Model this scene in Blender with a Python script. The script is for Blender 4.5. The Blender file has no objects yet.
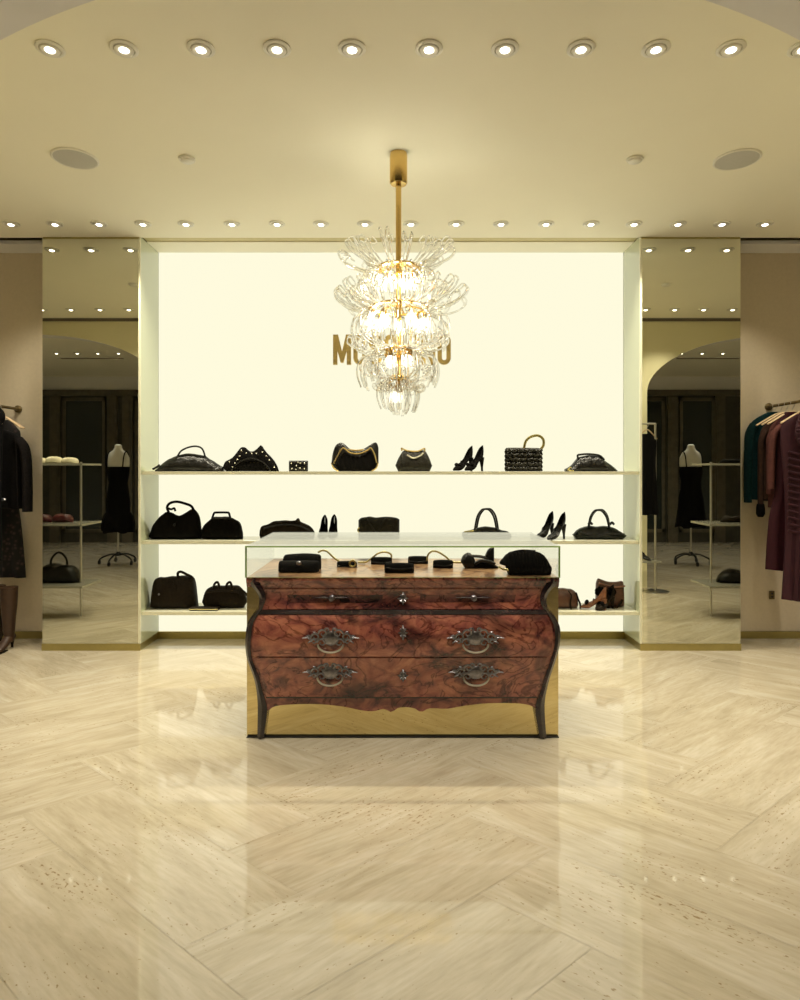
import bpy, math, random
from math import sin, cos, pi, sqrt, radians
random.seed(7)
S = bpy.context.scene
COL = S.collection
F, CX, HY, EYE = 640.0, 400.0, 470.0, 1.45      # focal length (px), principal column, horizon row, eye height
CEIL = 3.32
ORG = {}

def P(x, y, d):
    return ((x - CX) * d / F, d, EYE + (HY - y) * d / F)

# ------------------------------------------------------------------ materials
def mat(name, col, rough=0.5, metal=0.0, var=0.12, scale=30.0, bump=0.0, spec=0.5, emit=None, estr=0.0, coat=0.0):
    m = bpy.data.materials.new(name); m.use_nodes = True
    nt = m.node_tree; b = nt.nodes['Principled BSDF']
    b.inputs['Roughness'].default_value = rough
    b.inputs['Metallic'].default_value = metal
    b.inputs['Specular IOR Level'].default_value = spec
    b.inputs['Coat Weight'].default_value = coat
    tc = nt.nodes.new('ShaderNodeTexCoord')
    n = nt.nodes.new('ShaderNodeTexNoise'); n.inputs['Scale'].default_value = scale; n.inputs['Detail'].default_value = 4
    nt.links.new(tc.outputs['Object'], n.inputs['Vector'])
    r = nt.nodes.new('ShaderNodeValToRGB')
    r.color_ramp.elements[0].position = 0.3; r.color_ramp.elements[1].position = 0.7
    r.color_ramp.elements[0].color = (*[c * (1 - var) for c in col], 1)
    r.color_ramp.elements[1].color = (*[min(1, c * (1 + var)) for c in col], 1)
    nt.links.new(n.outputs['Fac'], r.inputs['Fac'])
    nt.links.new(r.outputs['Color'], b.inputs['Base Color'])
    if bump:
        bp = nt.nodes.new('ShaderNodeBump'); bp.inputs['Strength'].default_value = bump; bp.inputs['Distance'].default_value = 0.01
        nt.links.new(n.outputs['Fac'], bp.inputs['Height']); nt.links.new(bp.outputs['Normal'], b.inputs['Normal'])
    if emit:
        b.inputs['Emission Color'].default_value = (*emit, 1); b.inputs['Emission Strength'].default_value = estr
    return m

def glass_thin(name, tint=(0.995, 0.998, 0.990), ior=1.36, rough=0.0):
    m = bpy.data.materials.new(name); m.use_nodes = True
    nt = m.node_tree; nt.nodes.remove(nt.nodes['Principled BSDF'])
    out = nt.nodes['Material Output']
    t = nt.nodes.new('ShaderNodeBsdfTransparent'); t.inputs['Color'].default_value = (*tint, 1)
    g = nt.nodes.new('ShaderNodeBsdfGlossy'); g.inputs['Roughness'].default_value = rough
    fr = nt.nodes.new('ShaderNodeFresnel'); fr.inputs['IOR'].default_value = ior
    mx = nt.nodes.new('ShaderNodeMixShader')
    ge = nt.nodes.new('ShaderNodeNewGeometry'); mr = nt.nodes.new('ShaderNodeMapRange')     # same reflectance entering and leaving the pane
    mr.inputs['To Min'].default_value = ior; mr.inputs['To Max'].default_value = 1 / ior
    nt.links.new(ge.outputs['Backfacing'], mr.inputs['Value']); nt.links.new(mr.outputs['Result'], fr.inputs['IOR'])
    nt.links.new(fr.outputs[0], mx.inputs[0]); nt.links.new(t.outputs[0], mx.inputs[1]); nt.links.new(g.outputs[0], mx.inputs[2])
    nt.links.new(mx.outputs[0], out.inputs['Surface'])
    return m

def glass_solid(name, ior=1.47):
    m = bpy.data.materials.new(name); m.use_nodes = True
    nt = m.node_tree; nt.nodes.remove(nt.nodes['Principled BSDF'])
    g = nt.nodes.new('ShaderNodeBsdfGlass'); g.inputs['IOR'].default_value = ior; g.inputs['Roughness'].default_value = 0.0
    g.inputs['Color'].default_value = (0.995, 0.99, 0.975, 1)
    nt.links.new(g.outputs[0], nt.nodes['Material Output'].inputs['Surface'])
    return m

def mirror_mat(name, col, rough=0.0):
    m = bpy.data.materials.new(name); m.use_nodes = True
    nt = m.node_tree; b = nt.nodes['Principled BSDF']
    b.inputs['Metallic'].default_value = 1; b.inputs['Roughness'].default_value = rough
    n = nt.nodes.new('ShaderNodeTexNoise'); n.inputs['Scale'].default_value = 3
    r = nt.nodes.new('ShaderNodeValToRGB')
    r.color_ramp.elements[0].color = (*[c * 0.985 for c in col], 1); r.color_ramp.elements[1].color = (*col, 1)
    nt.links.new(n.outputs['Fac'], r.inputs['Fac']); nt.links.new(r.outputs['Color'], b.inputs['Base Color'])
    return m

def emission(name, col, s):
    m = bpy.data.materials.new(name); m.use_nodes = True
    nt = m.node_tree; nt.nodes.remove(nt.nodes['Principled BSDF'])
    e = nt.nodes.new('ShaderNodeEmission'); e.inputs['Color'].default_value = (*col, 1); e.inputs['Strength'].default_value = s
    nt.links.new(e.outputs[0], nt.nodes['Material Output'].inputs['Surface'])
    return m

def wood_burl(name, light, mid, dark, sc=1.0, rough=0.22):
    m = bpy.data.materials.new(name); m.use_nodes = True
    nt = m.node_tree; b = nt.nodes['Principled BSDF']; L = nt.links.new
    tc = nt.nodes.new('ShaderNodeTexCoord')
    mp = nt.nodes.new('ShaderNodeMapping'); mp.inputs['Scale'].default_value = (1, 1, 1.5)
    L(tc.outputs['Object'], mp.inputs['Vector'])
    n1 = nt.nodes.new('ShaderNodeTexNoise'); n1.inputs['Scale'].default_value = 5.5 * sc; n1.inputs['Detail'].default_value = 7; n1.inputs['Distortion'].default_value = 1.6; n1.inputs['Roughness'].default_value = 0.62
    L(mp.outputs[0], n1.inputs['Vector'])
    n2 = nt.nodes.new('ShaderNodeTexNoise'); n2.inputs['Scale'].default_value = 3.1 * sc; n2.inputs['Detail'].default_value = 5; n2.inputs['Distortion'].default_value = 2.6
    L(mp.outputs[0], n2.inputs['Vector'])
    r1 = nt.nodes.new('ShaderNodeValToRGB'); e = r1.color_ramp.elements
    e[0].position = 0.30; e[0].color = (*dark, 1); e[1].position = 0.66; e[1].color = (*light, 1)
    k = e.new(0.46); k.color = (*mid, 1)
    L(n1.outputs['Fac'], r1.inputs['Fac'])
    r2 = nt.nodes.new('ShaderNodeValToRGB'); e = r2.color_ramp.elements      # dark curling veins
    e[0].position = 0.475; e[0].color = (1, 1, 1, 1); e[1].position = 0.545; e[1].color = (1, 1, 1, 1)
    k = e.new(0.51); k.color = (0.30, 0.22, 0.24, 1)
    L(n2.outputs['Fac'], r2.inputs['Fac'])
    mx = nt.nodes.new('ShaderNodeMix'); mx.data_type = 'RGBA'; mx.blend_type = 'MULTIPLY'; mx.inputs[0].default_value = 1
    L(r1.outputs['Color'], mx.inputs[6]); L(r2.outputs['Color'], mx.inputs[7])
    n3 = nt.nodes.new('ShaderNodeTexNoise'); n3.inputs['Scale'].default_value = 2.4 * sc; n3.inputs['Detail'].default_value = 4; n3.inputs['Distortion'].default_value = 1.0
    L(mp.outputs[0], n3.inputs['Vector'])
    r3 = nt.nodes.new('ShaderNodeValToRGB'); e = r3.color_ramp.elements       # smoky patches in the burl
    e[0].position = 0.36; e[0].color = (0.22, 0.2, 0.26, 1); e[1].position = 0.49; e[1].color = (1, 1, 1, 1)
    L(n3.outputs['Fac'], r3.inputs['Fac'])
    m2 = nt.nodes.new('ShaderNodeMix'); m2.data_type = 'RGBA'; m2.blend_type = 'MULTIPLY'; m2.inputs[0].default_value = 1
    L(mx.outputs[2], m2.inputs[6]); L(r3.outputs['Color'], m2.inputs[7])
    L(m2.outputs[2], b.inputs['Base Color'])
    b.inputs['Roughness'].default_value = rough; b.inputs['Coat Weight'].default_value = 0.6; b.inputs['Coat Roughness'].default_value = 0.12
    return m

def travertine():
    m = bpy.data.materials.new('travertine'); m.use_nodes = True
    nt = m.node_tree; b = nt.nodes['Principled BSDF']; L = nt.links.new
    uv = nt.nodes.new('ShaderNodeUVMap'); uv.uv_map = 'UVMap'
    at = nt.nodes.new('ShaderNodeAttribute'); at.attribute_name = 'plank'
    mp = nt.nodes.new('ShaderNodeMapping'); mp.inputs['Scale'].default_value = (1.5, 8.5, 1); L(uv.outputs[0], mp.inputs['Vector'])
    mpb = nt.nodes.new('ShaderNodeMapping'); mpb.inputs['Scale'].default_value = (9, 55, 1); L(uv.outputs[0], mpb.inputs['Vector'])
    n1 = nt.nodes.new('ShaderNodeTexNoise'); n1.inputs['Scale'].default_value = 1.0; n1.inputs['Detail'].default_value = 7; n1.inputs['Roughness'].default_value = 0.6; n1.inputs['Distortion'].default_value = 0.7
    L(mp.outputs[0], n1.inputs['Vector'])
    n2 = nt.nodes.new('ShaderNodeTexNoise'); n2.inputs['Scale'].default_value = 1.0; n2.inputs['Detail'].default_value = 5
    L(mpb.outputs[0], n2.inputs['Vector'])
    r1 = nt.nodes.new('ShaderNodeValToRGB'); e = r1.color_ramp.elements
    e[0].position = 0.28; e[0].color = (0.46, 0.40, 0.29, 1); e[1].position = 0.72; e[1].color = (0.645, 0.59, 0.48, 1)
    k = e.new(0.5); k.color = (0.56, 0.492, 0.372, 1)
    L(n1.outputs['Fac'], r1.inputs['Fac'])
    r2 = nt.nodes.new('ShaderNodeValToRGB'); e = r2.color_ramp.elements
    e[0].position = 0.3; e[0].color = (0.88, 0.87, 0.84, 1); e[1].position = 0.62; e[1].color = (1, 1, 1, 1)
    L(n2.outputs['Fac'], r2.inputs['Fac'])
    mx = nt.nodes.new('ShaderNodeMix'); mx.data_type = 'RGBA'; mx.blend_type = 'MULTIPLY'; mx.inputs[0].default_value = 1
    L(r1.outputs['Color'], mx.inputs[6]); L(r2.outputs['Color'], mx.inputs[7])
    r3 = nt.nodes.new('ShaderNodeValToRGB'); e = r3.color_ramp.elements          # plank to plank tone
    e[0].color = (0.95, 0.945, 0.935, 1); e[1].color = (1.03, 1.03, 1.03, 1)
    L(at.outputs['Fac'], r3.inputs['Fac'])
    m2 = nt.nodes.new('ShaderNodeMix'); m2.data_type = 'RGBA'; m2.blend_type = 'MULTIPLY'; m2.inputs[0].default_value = 1
    L(mx.outputs[2], m2.inputs[6]); L(r3.outputs['Color'], m2.inputs[7])
    # pits
    mpc = nt.nodes.new('ShaderNodeMapping'); mpc.inputs['Scale'].default_value = (40, 75, 1); L(uv.outputs[0], mpc.inputs['Vector'])
    n3 = nt.nodes.new('ShaderNodeTexNoise'); n3.inputs['Scale'].default_value = 1; n3.inputs['Detail'].default_value = 2
    L(mpc.outputs[0], n3.inputs['Vector'])
    mpd = nt.nodes.new('ShaderNodeMapping'); mpd.inputs['Scale'].default_value = (1.3, 3, 1); L(uv.outputs[0], mpd.inputs['Vector'])
    n4 = nt.nodes.new('ShaderNodeTexNoise'); n4.inputs['Scale'].default_value = 1.3; L(mpd.outputs[0], n4.inputs['Vector'])
    ad = nt.nodes.new('ShaderNodeMath'); ad.operation = 'MULTIPLY_ADD'; ad.inputs[1].default_value = 0.45
    L(n4.outputs['Fac'], ad.inputs[0]); L(n3.outputs['Fac'], ad.inputs[2])
    r4 = nt.nodes.new('ShaderNodeValToRGB'); e = r4.color_ramp.elements
    e[0].position = 0.90; e[0].color = (1, 1, 1, 1); e[1].position = 0.97; e[1].color = (0.58, 0.50, 0.38, 1)
    L(ad.outputs[0], r4.inputs['Fac'])
    m3 = nt.nodes.new('ShaderNodeMix'); m3.data_type = 'RGBA'; m3.blend_type = 'MULTIPLY'; m3.inputs[0].default_value = 1
    L(m2.outputs[2], m3.inputs[6]); L(r4.outputs['Color'], m3.inputs[7])
    L(m3.outputs[2], b.inputs['Base Color'])
    b.inputs['Roughness'].default_value = 0.045
    b.inputs['Specular IOR Level'].default_value = 0.85
    return m

def floral():
    m = bpy.data.materials.new('floral_cloth'); m.use_nodes = True
    nt = m.node_tree; b = nt.nodes['Principled BSDF']; L = nt.links.new
    tc = nt.nodes.new('ShaderNodeTexCoord')
    v = nt.nodes.new('ShaderNodeTexVoronoi'); v.inputs['Scale'].default_value = 26
    L(tc.outputs['Object'], v.inputs['Vector'])
    r = nt.nodes.new('ShaderNodeValToRGB'); e = r.color_ramp.elements
    e[0].position = 0.10; e[0].color = (0.055, 0.035, 0.032, 1); e[1].position = 0.50; e[1].color = (0.006, 0.005, 0.006, 1)
    k = e.new(0.30); k.color = (0.022, 0.012, 0.014, 1)
    L(v.outputs['Distance'], r.inputs['Fac']); L(r.outputs['Color'], b.inputs['Base Color']); b.inputs['Roughness'].default_value = 0.8
    return m

M = {}
M['paint'] = mat('cream_ceiling_paint', (0.93, 0.895, 0.75), 0.7, var=0.01, scale=2)
M['arcade'] = mat('arcade_plaster', (0.80, 0.74, 0.48), 0.75, var=0.02, scale=3)
M['plaster'] = mat('grey_plaster', (0.80, 0.785, 0.78), 0.8, var=0.02, scale=3)
M['wallcloth'] = mat('beige_wall_cloth', (0.64, 0.55, 0.42), 0.8, var=0.03, scale=40)
M['slot'] = mat('dark_slot', (0.16, 0.13, 0.10), 0.8, var=0.05)
M['trav'] = travertine()
M['grout'] = mat('grout', (0.52, 0.465, 0.345), 0.6)
M['panel'] = emission('lit_panel_glass', (0.965, 0.93, 0.70), 0.98)
M['panel_trim'] = mat('pale_strip', (0.74, 0.73, 0.56), 0.4, var=0.02)
M['gold'] = mat('polished_gold', (0.78, 0.55, 0.20), 0.2, 1.0, var=0.03)
M['goldsat'] = mat('satin_brass', (0.48, 0.41, 0.17), 0.32, 1.0, var=0.04)
M['goldpaint'] = mat('old_gold_paint', (0.58, 0.50, 0.25), 0.45, 0.3, var=0.05)
M['goldplate'] = mat('gold_hardware', (0.66, 0.50, 0.19), 0.28, 1.0, var=0.04)
M['goldmirror'] = mirror_mat('gold_mirror', (0.78, 0.65, 0.33), 0.03)
M['mirror'] = mirror_mat('grey_mirror', (0.76, 0.765, 0.645), 0.0)
M['sideglass'] = mat('pale_backpainted_glass', (0.57, 0.61, 0.45), 0.10, var=0.01, scale=2, spec=0.7, coat=0.3)
M['shelf'] = mat('pale_shelf_glass', (0.80, 0.79, 0.62), 0.12, var=0.01, spec=0.6)
M['caseglass'] = glass_thin('clear_case_glass')
M['greenedge'] = mat('green_glass_edge', (0.34, 0.52, 0.14), 0.15, var=0.05, emit=None)
M['leather'] = mat('black_leather', (0.0045, 0.004, 0.0032), 0.32, var=0.3, scale=22, bump=0.8, spec=0.3)
M['suede'] = mat('black_suede', (0.0045, 0.004, 0.0035), 0.85, var=0.3, scale=80, bump=0.2, spec=0.06)
M['quilt'] = mat('dark_quilted_leather', (0.010, 0.0085, 0.0045), 0.42, var=0.4, scale=70, bump=0.6, spec=0.25)
M['espresso'] = mat('espresso_leather', (0.013, 0.0085, 0.0042), 0.6, var=0.35, scale=70, bump=0.3, spec=0.12)
M['brown'] = mat('brown_leather', (0.095, 0.037, 0.018), 0.42, var=0.25, scale=25, bump=0.2)
M['tan'] = mat('tan_leather', (0.22, 0.085, 0.038), 0.35, var=0.2, scale=25, bump=0.1)
M['greenblack'] = mat('green_black_leather', (0.005, 0.008, 0.0065), 0.22, var=0.3, scale=50, bump=0.2, spec=0.35)
M['stud'] = mat('pearl_stud', (0.75, 0.72, 0.6), 0.25, 0.3, var=0.02)
M['silver'] = mat('aged_silver', (0.26, 0.25, 0.275), 0.33, 1.0, var=0.3, scale=60)
M['steel'] = mat('brushed_steel', (0.55, 0.53, 0.48), 0.3, 1.0, var=0.05)
M['burl'] = wood_burl('burl_walnut', (0.43, 0.155, 0.095), (0.24, 0.072, 0.058), (0.065, 0.025, 0.032))
M['burl2'] = wood_burl('burl_walnut_drawer', (0.52, 0.20, 0.12), (0.30, 0.090, 0.068), (0.072, 0.027, 0.033), 1.15)
M['darkwood'] = wood_burl('dark_ebonised_wood', (0.05, 0.025, 0.026), (0.022, 0.012, 0.016), (0.010, 0.007, 0.011), 2.0, 0.2)
M['smokywood'] = wood_burl('smoked_walnut_inlay', (0.17, 0.065, 0.05), (0.085, 0.030, 0.028), (0.03, 0.014, 0.018), 1.6)
M['deck'] = wood_burl('deck_walnut', (0.40, 0.24, 0.12), (0.33, 0.19, 0.095), (0.26, 0.145, 0.07), 0.7, 0.3)
M['white'] = mat('white_enamel', (0.80, 0.78, 0.70), 0.35, var=0.01)
M['grille'] = mat('speaker_grille', (0.52, 0.51, 0.47), 0.6, var=0.2, scale=400)
M['lamp'] = emission('lamp_face', (1.0, 0.93, 0.78), 9.0)
M['bulb'] = emission('frosted_bulb', (1.0, 0.92, 0.74), 2.6)
M['glass'] = glass_solid('blown_clear_glass')
M['hangwood'] = mat('pale_hanger_wood', (0.62, 0.45, 0.27), 0.4, var=0.08)
M['hangblack'] = mat('black_hanger', (0.015, 0.015, 0.015), 0.4)
M['blackcloth'] = mat('black_cloth', (0.005, 0.0045, 0.005), 0.9, var=0.3, scale=50, spec=0.1)
M['charcoal'] = mat('charcoal_tweed', (0.009, 0.0075, 0.008), 0.9, var=0.6, scale=120, spec=0.1)
M['floral'] = floral()
M['teal'] = mat('teal_knit', (0.004, 0.022, 0.026), 0.9, var=0.2, scale=60, spec=0.1)
M['taupe'] = mat('taupe_brown_cloth', (0.045, 0.024, 0.018), 0.9, var=0.15, spec=0.1)
M['rosebrown'] = mat('rose_brown_cloth', (0.085, 0.032, 0.028), 0.9, var=0.15, spec=0.1)
M['wine'] = mat('wine_cloth', (0.030, 0.003, 0.008), 0.75, var=0.15, spec=0.25)
M['plum'] = mat('plum_jersey', (0.030, 0.0032, 0.0095), 0.7, var=0.15, spec=0.35)
M['boot'] = mat('brown_boot_leather', (0.042, 0.018, 0.008), 0.45, var=0.2, bump=0.2)
M['cream'] = mat('cream_fabric', (0.72, 0.66, 0.48), 0.85, var=0.08)
M['red'] = mat('dark_red_leather', (0.06, 0.006, 0.008), 0.4, var=0.2)
M['form'] = mat('white_form_linen', (0.80, 0.80, 0.76), 0.8, var=0.03)
M['store'] = mat('dark_storefront_wood', (0.055, 0.050, 0.036), 0.35, var=0.2, scale=8)
M['storetrim'] = mat('storefront_moulding', (0.11, 0.095, 0.065), 0.4, var=0.2, scale=8)
M['nightglass'] = mat('night_window_glass', (0.020, 0.026, 0.022), 0.03, var=0.1, spec=0.6)
M['darkshelf'] = mat('smoked_shelf', (0.30, 0.29, 0.24), 0.15, var=0.05)
M['socket'] = mat('bronze_plate', (0.16, 0.115, 0.05), 0.4, 0.6, var=0.1)

# ------------------------------------------------------------------ mesh builder
class MB:
    def __init__(s): s.v = []; s.f = []; s.mi = []; s.cur = 0
    def add(s, vs, fs):
        o = len(s.v); s.v += [tuple(p) for p in vs]; s.f += [tuple(i + o for i in f) for f in fs]; s.mi += [s.cur] * len(fs); return s
    def box(s, a, b):
        x0, y0, z0 = a; x1, y1, z1 = b
        return s.add([(x0,y0,z0),(x1,y0,z0),(x1,y1,z0),(x0,y1,z0),(x0,y0,z1),(x1,y0,z1),(x1,y1,z1),(x0,y1,z1)],
                     [(0,3,2,1),(4,5,6,7),(0,1,5,4),(1,2,6,5),(2,3,7,6),(3,0,4,7)])
    def tube(s, path, r, seg=8, closed=False, flat=1.0):
        n = len(path); rs = r if isinstance(r, (list, tuple)) else [r] * n
        vs = []; up = None
        for i, p in enumerate(path):
            a = path[(i - 1) % n] if (closed or i > 0) else p
            b = path[(i + 1) % n] if (closed or i < n - 1) else p
            t = [b[k] - a[k] for k in range(3)]; l = sqrt(sum(c * c for c in t)) or 1; t = [c / l for c in t]
            if up is None:
                ref = (0, 1, 0) if abs(t[1]) < 0.9 else (0, 0, 1)
            else: ref = up
            dt = sum(ref[k] * t[k] for k in range(3)); u = [ref[k] - dt * t[k] for k in range(3)]
            l = sqrt(sum(c * c for c in u)) or 1; u = [c / l for c in u]; up = u
            w = (t[1]*u[2]-t[2]*u[1], t[2]*u[0]-t[0]*u[2], t[0]*u[1]-t[1]*u[0])
            for j in range(seg):
                an = 2 * pi * j / seg; c = cos(an) * rs[i]; d = sin(an) * rs[i] * flat
                vs.append([p[k] + u[k] * c + w[k] * d for k in range(3)])
        fs = []
        m = n if closed else n - 1
        for i in range(m):
            i2 = (i + 1) % n
            for j in range(seg):
                j2 = (j + 1) % seg; fs.append((i*seg+j, i*seg+j2, i2*seg+j2, i2*seg+j))
        if not closed:
            fs.append(tuple(range(seg))[::-1]); fs.append(tuple((n-1)*seg + j for j in range(seg)))
        return s.add(vs, fs)
    def lathe(s, prof, c, seg=24, axis='z'):
        vs = []
        for r, h in prof:
            for j in range(seg):
                a = 2 * pi * j / seg
                q = (r * cos(a), r * sin(a), h)
                if axis == 'y': q = (q[0], h, q[1])
                if axis == 'x': q = (h, q[0], q[1])
                vs.append((c[0]+q[0], c[1]+q[1], c[2]+q[2]))
        n = len(prof); fs = []
        for i in range(n - 1):
            for j in range(seg):
                j2 = (j + 1) % seg; fs.append((i*seg+j, i*seg+j2, (i+1)*seg+j2, (i+1)*seg+j))
        fs.append(tuple(range(seg))[::-1]); fs.append(tuple((n-1)*seg + j for j in range(seg)))
        return s.add(vs, fs)
    def ball(s, c, r, seg=12, rings=8, sc=(1, 1, 1)):
        vs = []; fs = []
        for i in range(1, rings):
            t = pi * i / rings
            for j in range(seg):
                a = 2 * pi * j / seg
                vs.append((c[0]+r*sc[0]*sin(t)*cos(a), c[1]+r*sc[1]*sin(t)*sin(a), c[2]+r*sc[2]*cos(t)))
        k = len(vs); vs += [(c[0], c[1], c[2]+r*sc[2]), (c[0], c[1], c[2]-r*sc[2])]
        for i in range(rings - 2):
            for j in range(seg):
                j2 = (j+1) % seg; fs.append((i*seg+j, (i+1)*seg+j, (i+1)*seg+j2, i*seg+j2))
        for j in range(seg):
            j2 = (j+1) % seg; fs.append((k, j, j2)); fs.append((k+1, (rings-2)*seg+j2, (rings-2)*seg+j))
        return s.add(vs, fs)
    def grid(s, rows, closed=False, cap=False):          # rows of equal length of points
        n, m = len(rows), len(rows[0]); vs = [p for r in rows for p in r]; fs = []
        for i in range(n - 1):
            for j in range(m if closed else m - 1):
                j2 = (j + 1) % m; fs.append((i*m+j, i*m+j2, (i+1)*m+j2, (i+1)*m+j))
        if cap: fs.append(tuple(range(m))[::-1]); fs.append(tuple((n-1)*m + j for j in range(m)))
        return s.add(vs, fs)
    def prism(s, poly, y0, y1):                          # polygon in XZ pushed along Y
        n = len(poly)
        vs = [(x, y0, z) for x, z in poly] + [(x, y1, z) for x, z in poly]
        fs = [tuple(range(n)), tuple(range(2*n-1, n-1, -1))] + [(i, i+n, (i+1) % n + n, (i+1) % n) for i in range(n)]
        return s.add(vs, fs)
    def ribbon(s, path, w, y0, y1, closed=False):        # flat stroke in XZ pushed along Y
        n = len(path); L = []; R = []
        for i, p in enumerate(path):
            a = path[(i-1) % n] if (closed or i > 0) else p
            b = path[(i+1) % n] if (closed or i < n-1) else p
            tx, tz = b[0]-a[0], b[1]-a[1]; l = sqrt(tx*tx+tz*tz) or 1
            nx, nz = -tz/l*w/2, tx/l*w/2
            L.append((p[0]+nx, p[1]+nz)); R.append((p[0]-nx, p[1]-nz))
        rows = []
        for i in range(n):
            rows.append([(L[i][0], y0, L[i][1]), (R[i][0], y0, R[i][1]), (R[i][0], y1, R[i][1]), (L[i][0], y1, L[i][1])])
        if closed: rows.append(rows[0])
        return s.grid(rows, closed=True, cap=not closed)
    def tr(s, fn, start=0):
        for i in range(start, len(s.v)): s.v[i] = tuple(fn(s.v[i]))
        return s
    def build(s, name, m, parent=None, smooth=True, label=None, loc=None, kind=None):
        me = bpy.data.meshes.new(name)
        o0 = ORG[parent.name] if parent else (loc or (0, 0, 0))
        me.from_pydata([(p[0]-o0[0], p[1]-o0[1], p[2]-o0[2]) for p in s.v], [], s.f)
        for mm in (m if isinstance(m, list) else [m]): me.materials.append(mm)
        if any(s.mi): me.polygons.foreach_set('material_index', s.mi)
        import bmesh
        bm = bmesh.new(); bm.from_mesh(me); bmesh.ops.recalc_face_normals(bm, faces=bm.faces); bm.to_mesh(me); bm.free()
        if smooth:
            me.polygons.foreach_set('use_smooth', [True] * len(me.polygons))
            me.set_sharp_from_angle(angle=radians(40))
        me.update()
        o = bpy.data.objects.new(name, me); COL.objects.link(o)
        if parent: o.parent = parent
        else: o.location = o0
        ORG[o.name] = o0
        if label: o['label'] = label
        if kind: o['kind'] = kind
        return o

def thing(name, label, cat, loc, group=None):
    o = bpy.data.objects.new(name, None); COL.objects.link(o); o.location = loc; o.empty_display_size = 0.05
    o['label'] = label; o['category'] = cat
    if group: o['group'] = group
    ORG[o.name] = tuple(loc)
    return o
def tag(o, label, cat, group=None):
    o['label'] = label; o['category'] = cat
    if group: o['group'] = group
    return o
def struct(o): o['kind'] = 'structure'; return o
def dup(root, loc, label, group=None):
    r = root.copy(); COL.objects.link(r); r.location = loc; r['label'] = label; ORG[r.name] = tuple(loc)
    if group: r['group'] = group
    for ch in list(root.children):
        c = ch.copy(); COL.objects.link(c); c.parent = r
        for g in list(ch.children):
            e = g.copy(); COL.objects.link(e); e.parent = c
    return r
def lerp(a, b, t): return a + (b - a) * t
def interp(pts, x):
    if x <= pts[0][0]: return pts[0][1]
    for (a, va), (b, vb) in zip(pts, pts[1:]):
        if x <= b: return lerp(va, vb, (x - a) / (b - a)) if b > a else vb
    return pts[-1][1]
def smooth_path(pts, n=6, closed=False):
    out = []; m = len(pts); rng = m if closed else m - 1
    for i in range(rng):
        if closed: p0, p1, p2, p3 = pts[(i-1) % m], pts[i], pts[(i+1) % m], pts[(i+2) % m]
        else: p0, p1, p2, p3 = pts[max(i-1, 0)], pts[i], pts[i+1], pts[min(i+2, m-1)]
        for k in range(n):
            t = k / n
            out.append(tuple(0.5*(2*p1[c] + (p2[c]-p0[c])*t + (2*p0[c]-5*p1[c]+4*p2[c]-p3[c])*t*t + (3*p1[c]-p0[c]-3*p2[c]+p3[c])*t**3) for c in range(len(p1))))
    if not closed: out.append(tuple(pts[-1]))
    return out

# ================================================================== SETTING
# floor: herringbone travertine planks
def floor():
    w, l, sy = 0.44, 1.32, 0.80
    mb = MB(); uvs = []; cols = []
    c45 = sqrt(0.5)
    def put(x0, y0, x1, y1, horiz):
        g = 0.0006
        q = [(x0+g, y0+g), (x1-g, y0+g), (x1-g, y1-g), (x0+g, y1-g)]
        R = [((a*c45 - b*c45) - 0.35, ((a*c45 + b*c45)) * sy + 0.2) for a, b in q]
        if max(p[0] for p in R) < -7.4 or min(p[0] for p in R) > 7.4 or max(p[1] for p in R) < -2.5 or min(p[1] for p in R) > 5.6: return
        mb.add([(p[0], p[1], 0) for p in R], [(0, 1, 2, 3)])
        ou, ov = random.uniform(0, 60), random.uniform(0, 60); L = (x1-x0) if horiz else (y1-y0); W = w
        uv = [(0, 0), (L, 0), (L, W), (0, W)] if horiz else [(0, 0), (0, W), (L, W), (L, 0)]
        uvs.extend([(u+ou, v+ov) for u, v in uv]); cols.append(random.random())
    for i in range(-26, 27):
        for j in range(-12, 13):
            ox, oy = i*w + j*l, i*w - j*l
            put(ox, oy, ox+l, oy+w, True)
            put(ox+l, oy+w-l, ox+l+w, oy+w, False)
    mb.cur = 1
    mb.add([(-7.6, -2.7, -0.002), (7.6, -2.7, -0.002), (7.6, 5.7, -0.002), (-7.6, 5.7, -0.002)], [(0, 1, 2, 3)])
    me_faces = len(mb.f)
    o = mb.build('floor', [M['trav'], M['grout']], smooth=False)
    me = o.data
    uvl = me.uv_layers.new(name='UVMap')
    at = me.attributes.new('plank', 'FLOAT', 'FACE')
    for pi_, p in enumerate(me.polygons):
        for li in p.loop_indices:
            vi = me.loops[li].vertex_index
            if vi < len(uvs): uvl.data[li].uv = uvs[vi]
        at.data[pi_].value = cols[pi_] if pi_ < len(cols) else 0.5
    # keep all faces looking up
    if me.polygons[0].normal.z < 0:
        me.flip_normals()
    struct(o)
floor()

D0, D1 = 5.14, 5.52         # front of the niche, back wall
XL0, XL1 = P(42, 0, D0)[0], P(140.5, 0, D0)[0]
XR0, XR1 = P(640, 0, D0)[0], P(741, 0, D0)[0]

struct(MB().box((-7.6, -2.7, CEIL), (7.6, D0 + 0.015, CEIL + 0.06)).build('ceiling', M['paint'], smooth=False))
struct(MB().box((-7.6, D0 + 0.015, CEIL + 0.12), (7.6, D1 + 0.15, CEIL + 0.16)).build('trim_1', M['slot'], smooth=False))
struct(MB().box((-7.6, D0 - 0.03, CEIL + 0.061), (7.6, D0 + 0.014, CEIL + 0.12)).build('trim_2', M['slot'], smooth=False))
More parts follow.
